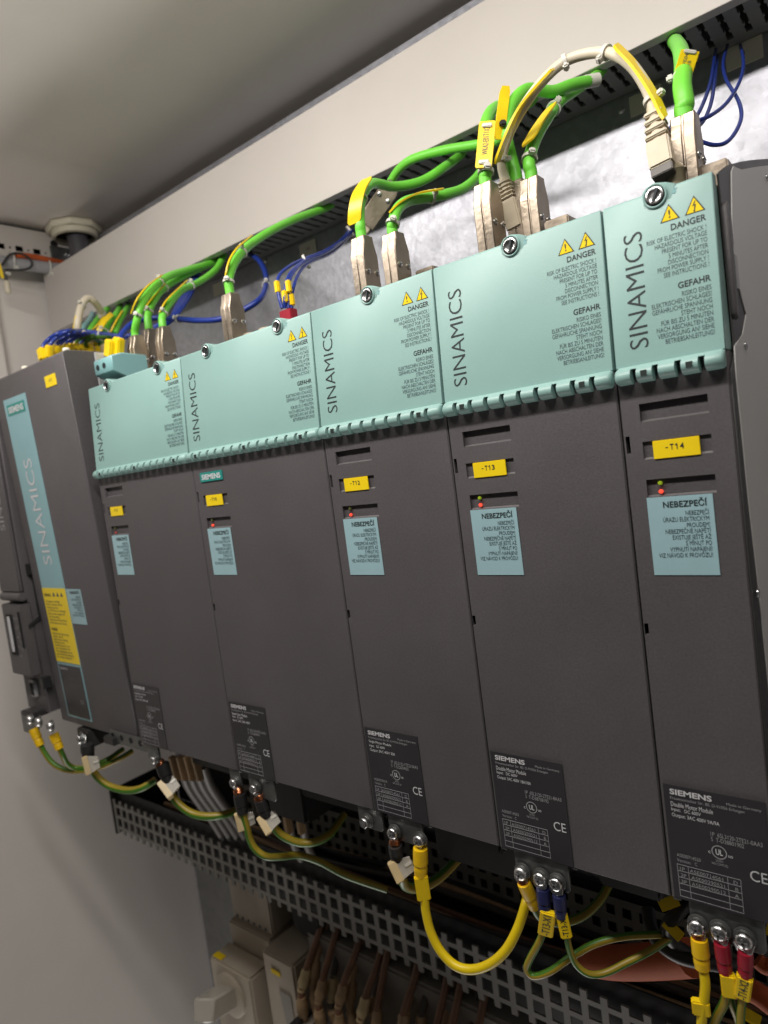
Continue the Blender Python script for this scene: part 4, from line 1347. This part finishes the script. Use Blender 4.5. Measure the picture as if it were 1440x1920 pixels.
def clip_marker(parent, u, v, y_, du, dv):
    """cream edge plate with clear pocket and tie"""
    c = at(u, v, y_)
    e = (at(u + du, v + dv, y_) - c)
    h_ = e.length
    up = e.normalized()
    nn = (CAM_LOC - c).normalized()
    nn = (nn - up * nn.dot(up)).normalized()
    ux = up.cross(nn)
    if ux.x < 0:
        ux = -ux
    MB().obox(c + up * h_ * .5, ux, up, nn, (.0058, h_, .0075), .0006).build('marker_plate', 'clip_cream', parent)
    MB().prism([(.0025, 0), (.0025, h_ * .95), (.0125, h_ * .85), (.0125, h_ * .2)], c, ux, up, nn, .003, bev=.0003).build('marker_pocket', 'clear', parent)
    MB().obox(c + up * h_ * .45 + ux * .0095 + nn * .002, ux, up, nn, (.0065, .0036, .0035), .0009).build('cable_tie', 'tie', parent)


def lead(label, screw, stem, stem_m, r_s, path, r, m, stripe=None, hexed=False, lm='zinc', screw_y=.0010, copper=False):
    S_ = at(*screw, screw_y)
    t_ = thing('earth_lead', label, 'earth lead', S_, EG)
    a, b = at(*stem[0]), at(*stem[1])
    lug(t_, S_ + Y * .0004, a - S_, lm)
    if copper:
        sleeve(t_, S_ + (a - S_) * .55 + Y * .0002, a + (b - a) * .06, r_s * .82, 'copper', 'crimp')
    sleeve(t_, a, b, r_s, stem_m)
    P_ = [b - (b - a) * .2] + pts(path)
    MB().tube(P_, r, 12, 7, 0, None if stripe is None else 1).build('insulation', m if stripe is None else [m, stripe], t_)
    return t_


def mscrew(mo, u, v, hexed=False, r=.0040, y_=.0):
    p = at(u, v, -.002)
    return pan_screw(mo, (p.x, .0006 + y_, p.z), -Y, r, 'zinc', True, hexed, 'terminal_screw')


for mo, lst in ((m11, ((290, 1424, 1), (440, 1467, 1))), (m10, ((478, 1478, 1), (686, 1541, 1))), (m12, ((737, 1562, 0), (786, 1576, 0))), (m13, ((977, 1637, 0), (1013, 1647, 0), (1043, 1657, 0))), (m14, ((1307, 1738, 0), (1349, 1748, 0), (1395, 1763, 0)))):
    for u, v, hx_ in lst:
        mscrew(mo, u, v, bool(hx_))
p = cupt(160, 1382)
MB().box((p.x - .012, .004, p.z - .009), (p.x + .016, .03, p.z + .010), .001).build('earth_bracket', 'body_dark', cu)
pan_screw(cu, (p.x, .004, p.z), Vector((-.25, -1, .0)).normalized(), .0060, 'zinc', True, True, 'earth_screw')

# striped module lead
t = lead('earth lead with cream clip under the striped module', (160, 1386), ((163, 1396, -.002), (166, 1420, -.002)), 'black_plastic', .0068, [(176, 1447, .0), (188, 1462, .002), (208, 1475, .006), (238, 1482, .012), (265, 1478, .018), (292, 1462, .03)], .0038, 'gy_yellow', 'gy_green')
clip_marker(t, 158, 1419, -.012, 8, 33)
# two leads from the slim unit
for k, (s_, a, b, pth, lb_) in enumerate((((57, 1352), (62, 1366, -.016), (76, 1398, -.014), [(84, 1412, -.012), (100, 1432, -.008), (125, 1444, .0), (155, 1445, .008), (190, 1438, .02), (225, 1422, .035), (248, 1408, .05)], 'outer thin earth lead with yellow sleeve from the slim control unit'), ((95, 1364), (100, 1376, -.014), (112, 1404, -.012), [(117, 1415, -.010), (126, 1432, -.004), (142, 1440, .004), (165, 1438, .012), (200, 1425, .026), (230, 1405, .05)], 'inner thin earth lead with yellow sleeve from the slim control unit'))):
    t = lead(lb_, s_, (a, b), 'yellow_sleeve', .0050, pth, .0030, 'gy_green', 'gy_yellow', screw_y=-.0165)
# T11 lead
t = lead('earth lead with black sleeve and cream clip under module T11', (291, 1428), ((303, 1432, .004), (316, 1468, .006)), 'black_plastic', .0060, [(325, 1494, .008), (340, 1512, .010), (362, 1526, .014), (390, 1531, .02), (418, 1528, .03), (440, 1520, .045)], .0037, 'gy_yellow', 'gy_green', copper=True)
clip_marker(t, 300, 1467, .0, 21, 29)
# T10 leads
t = lead('earth lead with cream clip sagging long over the lower grid under module T10', (442, 1470), ((449, 1488, -.001), (455, 1524, -.001)), 'black_plastic', .0052, [(463, 1552, .0), (468, 1572, .001), (479, 1592, .003), (500, 1606, .008), (530, 1606, .02), (560, 1604, .035), (600, 1616, .05), (650, 1642, .065), (725, 1668, .09)], .0031, 'gy_yellow', 'gy_green', copper=True)
clip_marker(t, 445, 1525, -.003, 8, 32)
t = lead('short earth lead with cream clip curving back under module T10', (480, 1482), ((488, 1499, .001), (499, 1530, .003)), 'black_plastic', .0054, [(518, 1556, .008), (535, 1570, .012), (562, 1580, .02), (592, 1578, .03), (620, 1562, .045), (645, 1528, .07)], .0034, 'gy_yellow', 'gy_green', copper=True)
clip_marker(t, 486, 1531, -.001, 19, 33)
# T12 leads
t = lead('earth lead with copper lug and cream clip hanging under module T12', (738, 1564), ((741, 1584, -.0015), (745, 1612, .0)), 'black_plastic', .0048, [(752, 1640, .004), (762, 1662, .012), (790, 1664, .03), (830, 1640, .05), (885, 1580, .08)], .0035, 'gy_yellow', 'gy_green', copper=True)
clip_marker(t, 733, 1615, -.004, 18, 38)
t = lead('bright yellow lead drooping from module T12 across to module T13', (787, 1578), ((788, 1590, -.002), (789, 1641, -.003)), 'yellow_sleeve', .0048, [(796, 1685, -.004), (799, 1712, -.005), (808, 1748, -.006), (826, 1783, -.006), (853, 1810, -.005), (884, 1818, -.003), (918, 1808, .0), (948, 1782, .004), (970, 1742, .009), (984, 1700, .015), (990, 1672, .022)], .0030, 'yellow_wire')
printed(t, at(792, 1664, -.0045), .0092, .0165, '', at(789, 1645, -.0045) - at(795, 1685, -.0045))
# T13 leads
t = lead('short lead with yellow sleeve on the first T13 screw', (977, 1640), ((982, 1655, -.001), (1002, 1700, .004)), 'yellow_sleeve', .0040, [(1010, 1716, .008), (1030, 1728, .016), (1065, 1728, .026), (1100, 1712, .035), (1130, 1680, .045), (1150, 1640, .055)], .0026, 'gy_yellow', 'gy_green', copper=True)
t = lead('lead marked T13-X1 with blue sleeve and yellow tag', (1013, 1650), ((1018, 1666, -.001), (1022, 1710, -.002)), 'blue_sleeve', .0039, [(1018, 1745, -.002), (1010, 1768, -.003), (995, 1795, -.004), (988, 1816, -.004), (1000, 1830, -.003), (1030, 1822, .0), (1070, 1795, .008), (1115, 1770, .016), (1170, 1756, .026), (1240, 1752, .04)], .0021, 'gy_green', 'gy_yellow')
printed(t, at(1025, 1730, -.0035), .0088, .0160, '-T13-X1', at(1028, 1705, -.003) - at(1022, 1755, -.003))
t = lead('lead marked T13-X2 with blue sleeve and folded yellow tag', (1043, 1660), ((1048, 1678, -.001), (1052, 1718, -.001)), 'blue_sleeve', .0037, [(1062, 1752, .0), (1068, 1780, .001), (1080, 1808, .003), (1104, 1826, .006), (1135, 1824, .012), (1175, 1805, .02), (1215, 1785, .028), (1255, 1760, .04)], .0020, 'gy_yellow', 'gy_green')
printed(t, at(1057, 1733, -.001), .0066, .0150, '-T13-X2', at(1053, 1713, -.001) - at(1062, 1753, -.001))
# T14 leads
t = lead('thick yellow lead ending in a square tag under module T14', (1307, 1741), ((1311, 1760, -.002), (1317, 1815, -.003)), 'yellow_sleeve', .0040, [(1322, 1840, -.004), (1321, 1868, -.005), (1317, 1902, -.006), (1314, 1935, -.006)], .0024, 'yellow_wire', None, copper=True)
printed(t, at(1314, 1888, -.006), .0085, .0075, '', Z)
t = lead('lead with red sleeve and green yellow wires in the middle under module T14', (1350, 1752), ((1353, 1768, -.002), (1360, 1822, -.002)), 'red_sleeve', .0036, [(1364, 1850, -.002), (1358, 1880, -.002), (1345, 1905, -.002), (1330, 1945, -.002)], .0022, 'gy_green', 'gy_yellow')
MB().tube(pts([(1366, 1855, .0), (1372, 1882, .0), (1382, 1910, .002), (1392, 1950, .004)]), .0018, 10, 5, 0, 1).build('insulation', ['gy_green', 'gy_yellow'], t)
printed(t, at(1366, 1846, -.003), .0070, .0120, '', Z)
t = lead('lead marked T14-X2 with red sleeve under module T14', (1396, 1766), ((1398, 1784, -.002), (1397, 1832, -.002)), 'red_sleeve', .0034, [(1392, 1870, -.002), (1389, 1900, -.002), (1388, 1950, -.002)], .0020, 'gy_green', 'gy_yellow')
printed(t, at(1394, 1850, -.003), .0072, .0125, '-T14-X2', at(1397, 1828, 0) - at(1391, 1873, 0))

# ------------------------------------------------------------------ lower wiring duct with perforated front
GY, GZ0, GZ1, GX0 = 0.15, -0.2695, -0.2160, -0.892
t = thing('perforated_duct', 'dark open wiring duct with a grey perforated front below the modules', 'wiring duct', (-0.4, 0.2, GZ0))
pg = .0175
xs = [GX0 + .004]
k = 0
while xs[-1] < .15:
    xs += [GX0 + .010 + pg * k, GX0 + .010 + pg * k + .0115]
    k += 1
zs = [GZ0, GZ0 + .0070, GZ0 + .0118, GZ0 + .0245, GZ0 + .0293, GZ0 + .0420, GZ0 + .0468, GZ1]


def gridhole(x, z):
    f = (x - GX0 - .010) % pg
    op = f < .0115 and x > GX0 + .010
    r_ = [i for i in range(7) if zs[i] < z < zs[i + 1]][0]
    return None if op and r_ in (0, 2, 4, 6) else 0.0


MB().cells(xs, zs, gridhole, lambda a, b, d: (a, GY + d, b), th=.002).build('front_grid', 'grid_grey', t, smooth=False)
MB().box((GX0 + .004, GY + .0085, GZ0), (.15, GY + .010, GZ1 + .012), .0003).build('inner_wall', 'black_plastic', t)
MB().box((GX0 + .004, GY + .010, GZ0 - .002), (.15, .262, GZ0 - .0002), 0).build('floor_plate', 'black_plastic', t)
MB().box((GX0 + .004, .2625, GZ0), (.15, .2665, GZ1 + .02), 0).build('rear_wall_strip', 'black_plastic', t)
MB().box((GX0, GY - .002, GZ0 - .003), (GX0 + .0038, .262, GZ1 + .014), .0012).build('end_cap', 'black_plastic', t)
# slotted inner strip seen dark behind
xs2 = [-.70]
k = 0
while xs2[-1] < .14:
    xs2 += [-.696 + .016 * k, -.696 + .016 * k + .009]
    k += 1
zs2 = [-.266, -.258, -.247, -.240, -.229, -.222, -.211, -.204]
MB().cells(xs2, zs2, lambda x, z: None if ((x + .696) % .016 < .009 and [i for i in range(7) if zs2[i] < z < zs2[i + 1]][0] in (1, 3, 5)) else 0.0, lambda a, b, d: (a, .256 + d, b), th=.0015).build('rear_grid', 'grid_grey', t, smooth=False)

# wires lying inside the lower duct
for k in range(12):
    zz = GZ0 + .008 + .012 * random.random()
    yy = GY + .02 + .007 * k
    xa = -.86 + .03 * random.random()
    mm_ = ('brown_wire', 'grey_wire', 'tan_wire', 'black_plastic')[k % 4]
    P_ = [(xa + .16 * j, yy + .008 * random.uniform(-1, 1), zz + .006 * random.uniform(-1, 1) + .002 * j) for j in range(7)]
    setp(MB().tube(P_, .0035, 8, 4).build('duct_wire', mm_), 'dark wire lying lengthwise inside the perforated lower duct', 'wire', 'wires inside the lower duct')

# motor cables and clips under T11 and T10
for k in range(4):
    u = 338 + 14 * k
    t = thing('motor_lead', ('first', 'second', 'third', 'fourth')[k] + ' grey lead with a tan clip in the fan under module T11', 'cable', at(u, 1440, .06), 'grey leads under module T11')
    MB().tube(pts([(u, 1436, .06), (u + 14, 1472, .075), (u + 36, 1505, .10), (u + 58, 1535, .13), (u + 80, 1570, .16)]), .0052, 10, 6).build('insulation', 'grey_wire', t)
    a = at(u - 10, 1440, .05)
    MB().obox(a, X, Y, (Z + X * -.2).normalized(), (.006, .007, .026), .001).build('clip', 'tan_wire', t)
for k in range(2):
    u = 540 + 24 * k
    t = thing('motor_lead', ('tan clipped lead under module T10 by the short earth lead', 'tan clipped lead under module T10 farther along the black socket')[k], 'cable', at(u, 1540, .06), 'tan clipped leads under module T10')
    MB().tube(pts([(u, 1528, .06), (u + 4, 1550, .065), (u + 10, 1580, .08), (u + 24, 1610, .11)]), .004, 10, 5).build('insulation', 'grey_wire', t)
    MB().obox(at(u, 1545, .052), X, Y, Z, (.006, .007, .018), .001).build('clip', 'tan_wire', t)
t = thing('black_connector', 'black plug block hanging under module T10', 'connector', at(560, 1500, .05))
a, b = at(505, 1490, .05), at(600, 1540, .05)
MB().box((a.x, .035, b.z + .002), (b.x, .085, -.0015 + .0), .003).build('block', 'black_plastic', t)
t = thing('black_connector', 'larger black plug block hanging under module T12', 'connector', at(800, 1580, .07))
MB().box((-.19, .05, -.060), (-.115, .12, -.0215), .003).build('block', 'black_plastic', t)
# dark cables behind T13 / T14
setp(MB().tube(pts([(1215, 1705, .06), (1222, 1745, .05), (1245, 1775, .045), (1280, 1795, .045), (1330, 1805, .05), (1380, 1812, .06)]), .0042, 10, 6).build('black_cable', 'black_plastic'), 'thick black cable looping behind the T14 earth screws', 'cable')
setp(MB().tube(pts([(1290, 1690, .05), (1268, 1715, .04), (1250, 1740, .04), (1262, 1768, .045), (1295, 1790, .05)]), .0038, 10, 6).build('black_cable', 'black_plastic'), 'inner black cable curled under the corner of module T14', 'cable')
for k, (u, v, aa, lb_) in enumerate(((1254, 1693, 35, 'dull yellow cable label tucked under the corner of module T14'), (1262, 1743, -40, 'yellow cable label lying on the black cable below module T14'), (1428, 1738, 0, 'yellow cable label beyond the last T14 earth screw'), (1405, 1905, -15, 'yellow cable label low beneath the T14-X2 lead'))):
    c = at(u, v, .036)
    nn = (CAM_LOC - c).normalized()
    ux = (X * math.cos(R(aa)) + Z * math.sin(R(aa)))
    ux = (ux - nn * ux.dot(nn)).normalized()
    setp(MB().obox(c, ux, nn.cross(ux), nn, (.011, .0062, .001), .0003).build('cable_label', 'yellow_tag'), lb_, 'label')
setp(MB().tube(pts([(1105, 1800, .10), (1160, 1805, .09), (1225, 1802, .08), (1295, 1795, .07)]), .011, 14, 6).build('orange_cable', 'orange'), 'thick orange cable behind the T13-X2 lead below the modules', 'cable')
setp(MB().tube(pts([(1380, 1850, .05), (1415, 1860, .05), (1450, 1885, .05)]), .006, 12, 5).build('orange_cable', 'orange'), 'orange cable passing behind the T14-X2 lead', 'cable')
setp(MB().tube(pts([(1420, 1800, .03), (1435, 1812, .03), (1455, 1812, .03)]), .004, 12, 5).build('orange_cable', 'orange'), 'orange cable stub beyond the last T14 earth screw', 'cable')

# ------------------------------------------------------------------ switchgear at the bottom
BX0, BX1, BY, BZ = -.6546, -.5716, .130, -.3710
t = thing('isolator_switch', 'beige switch box with a clear rotary handle beneath the perforated duct', 'switch', (BX0, BY, BZ))
MB().box((BX0, BY, BZ - .16), (BX1, BY + .034, BZ), .003).build('front_housing', 'cream', t)
MB().box((BX0 + .004, BY + .0345, BZ - .2), (BX1 + .004, .262, BZ + .030), .002).build('body', 'cream', t)
MB().box((BX0 + .006, BY + .042, BZ + .0305), (BX1 + .004, .262, BZ + .095), .002).build('terminal_cover', 'cream', t)
tb = MB()
for k in range(6):
    xx = BX0 + .016 + .0115 * k
    tb.lathe([(.0022, 0), (.0022, .0004)], (xx, BY + .0416, BZ + .036), -Y, 12)
tb.build('screw_hole', 'ink_grey', t)
p = at(402, 1791, BY)
MB().box((BX0 + .004, BY + .003, BZ + .0002), (BX0 + .022, BY + .012, BZ + .0012), .0003).build('name_tag', 'yellow_tag', t)
MB().lathe([(.028, 0), (.028, .004), (.024, .006)], (BX0 + .040, BY, BZ - .036), -Y, 30).build('dial', 'cream', t)
hp = Vector((BX0 + .040, BY - .006, BZ - .036))
e = at(372, 1905, .06)
d_ = (e - hp)
L_ = d_.length
d_.normalize()
s_ = d_.cross(Z).normalized()
n_ = s_.cross(d_).normalized()
MB().prism([(-.012, -.016), (L_ * .85, -.013), (L_ * .85, .013), (-.012, .016)], hp - n_ * .010, d_, s_, n_, .024, bev=.002).build('handle', 'clear', t)
MB().lathe([(.012, 0), (.012, .018), (.008, .02)], hp, -Y, 20).build('handle_shaft', 'conduit', t)

t = thing('terminal_block', 'beige circuit breaker standing between the switch box and the black comb bar', 'breaker', (-.51, .14, -.36))
MB().box((-.5560, .142, -.50), (-.4990, .26, -.3330), .003).build('body', 'cream', t)
MB().box((-.5400, .1405, -.3560), (-.5240, .1418, -.3500), .0003).build('name_tag', 'yellow_tag', t)
MB().prism([(-.010, 0), (.010, 0), (.012, -.07), (.002, -.10)], (-.520, .1405, -.375), X, Z, Y, .0014).build('lever_slot', 'cream_side', t)
t = thing('busbar_comb', 'black comb busbar with pale gaps at the bottom among tan wires', 'busbar', (-.43, .12, -.39))
cb = MB()
cb.box((-.497, .108, -.392), (-.250, .116, -.386), .0008)
cb.build('bar', 'black_plastic', t)
MB().box((-.497, .109, -.47), (-.25, .150, -.3925), .001).build('breaker_front', 'cream', t)
for k in range(10):
    MB().box((-.494 + .0245 * k, .1165, -.3915), (-.484 + .0245 * k, .150, -.3865), .0006).build('tooth', 'black_plastic', t)
for k in range(10):
    xx = -.483 + .0245 * k
    MB().lathe([(.0045, 0), (.0045, .0005)], (xx, .1085, -.412), -Y, 14).build('screw_hole', 'ink_grey', t)
for k in range(17):
    x0_ = -.486 + .0152 * k
    t = thing('breaker_wire', 'tan wire with a bulging ferrule rising from the breakers behind the comb bar', 'wire', (x0_, .14, -.38), 'tan wires at the breakers')
    bx = random.uniform(-.006, .006)
    yo = .012 * (k % 2)
    zo = random.uniform(-.006, .008) - .004 * (k % 2)
    b1 = Vector((x0_ + bx, .134 + yo, -.352 + zo))
    b2 = Vector((x0_ + bx * 1.6, .146 + yo, -.326 + zo))
    MB().tube([(x0_, .138 + yo, -.390), b1, b2, (x0_ + bx * 2, .168 + yo, -.300), (x0_ + bx * 2, .192, -.268)], .0040, 10, 6).build('insulation', ('brown_wire', 'tan_wire', 'brown_wire', 'grey_wire')[k % 4], t)
    MB().tube([(x0_, .138 + yo, -.389), (x0_ + bx * .5, .1345 + yo, -.372), b1 + Z * -.004], .006, 12, 4, rs=[.0042, .0070, .0068, .0050]).build('ferrule', 'tan_wire', t)
    MB().tube([b1 + Z * .002, b1.lerp(b2, .6), b2], .0056, 10, 4, rs=[.0046, .0066, .0060, .0040]).build('marker_sleeve', ('clip_cream', 'tan_wire', 'tan_wire')[k % 3], t)
t = thing('breaker_row', 'plain grey beige breaker housing behind the tan wires', 'breaker', (-.35, .2, -.40))
MB().box((-.495, .165, -.50), (-.17, .26, -.300), .003).build('body', 'cream_side', t)
setp(MB().lathe([(.024, 0), (.024, .03), (.020, .034)], (-.497, .20, -.292), Vector((.1, -1, .1)), 24).build('round_fitting', 'black_plastic'), 'round black fitting in the gap beside the beige terminal cover', 'fitting')
t = thing('grey_post', 'narrow dark grey upright profile beside the beige switch box', 'post', (-.70, .24, -.4))
MB().box((-.848, .245, -1.1), (-.752, .268, -.300), .002).build('profile', 'dark_steel', t)
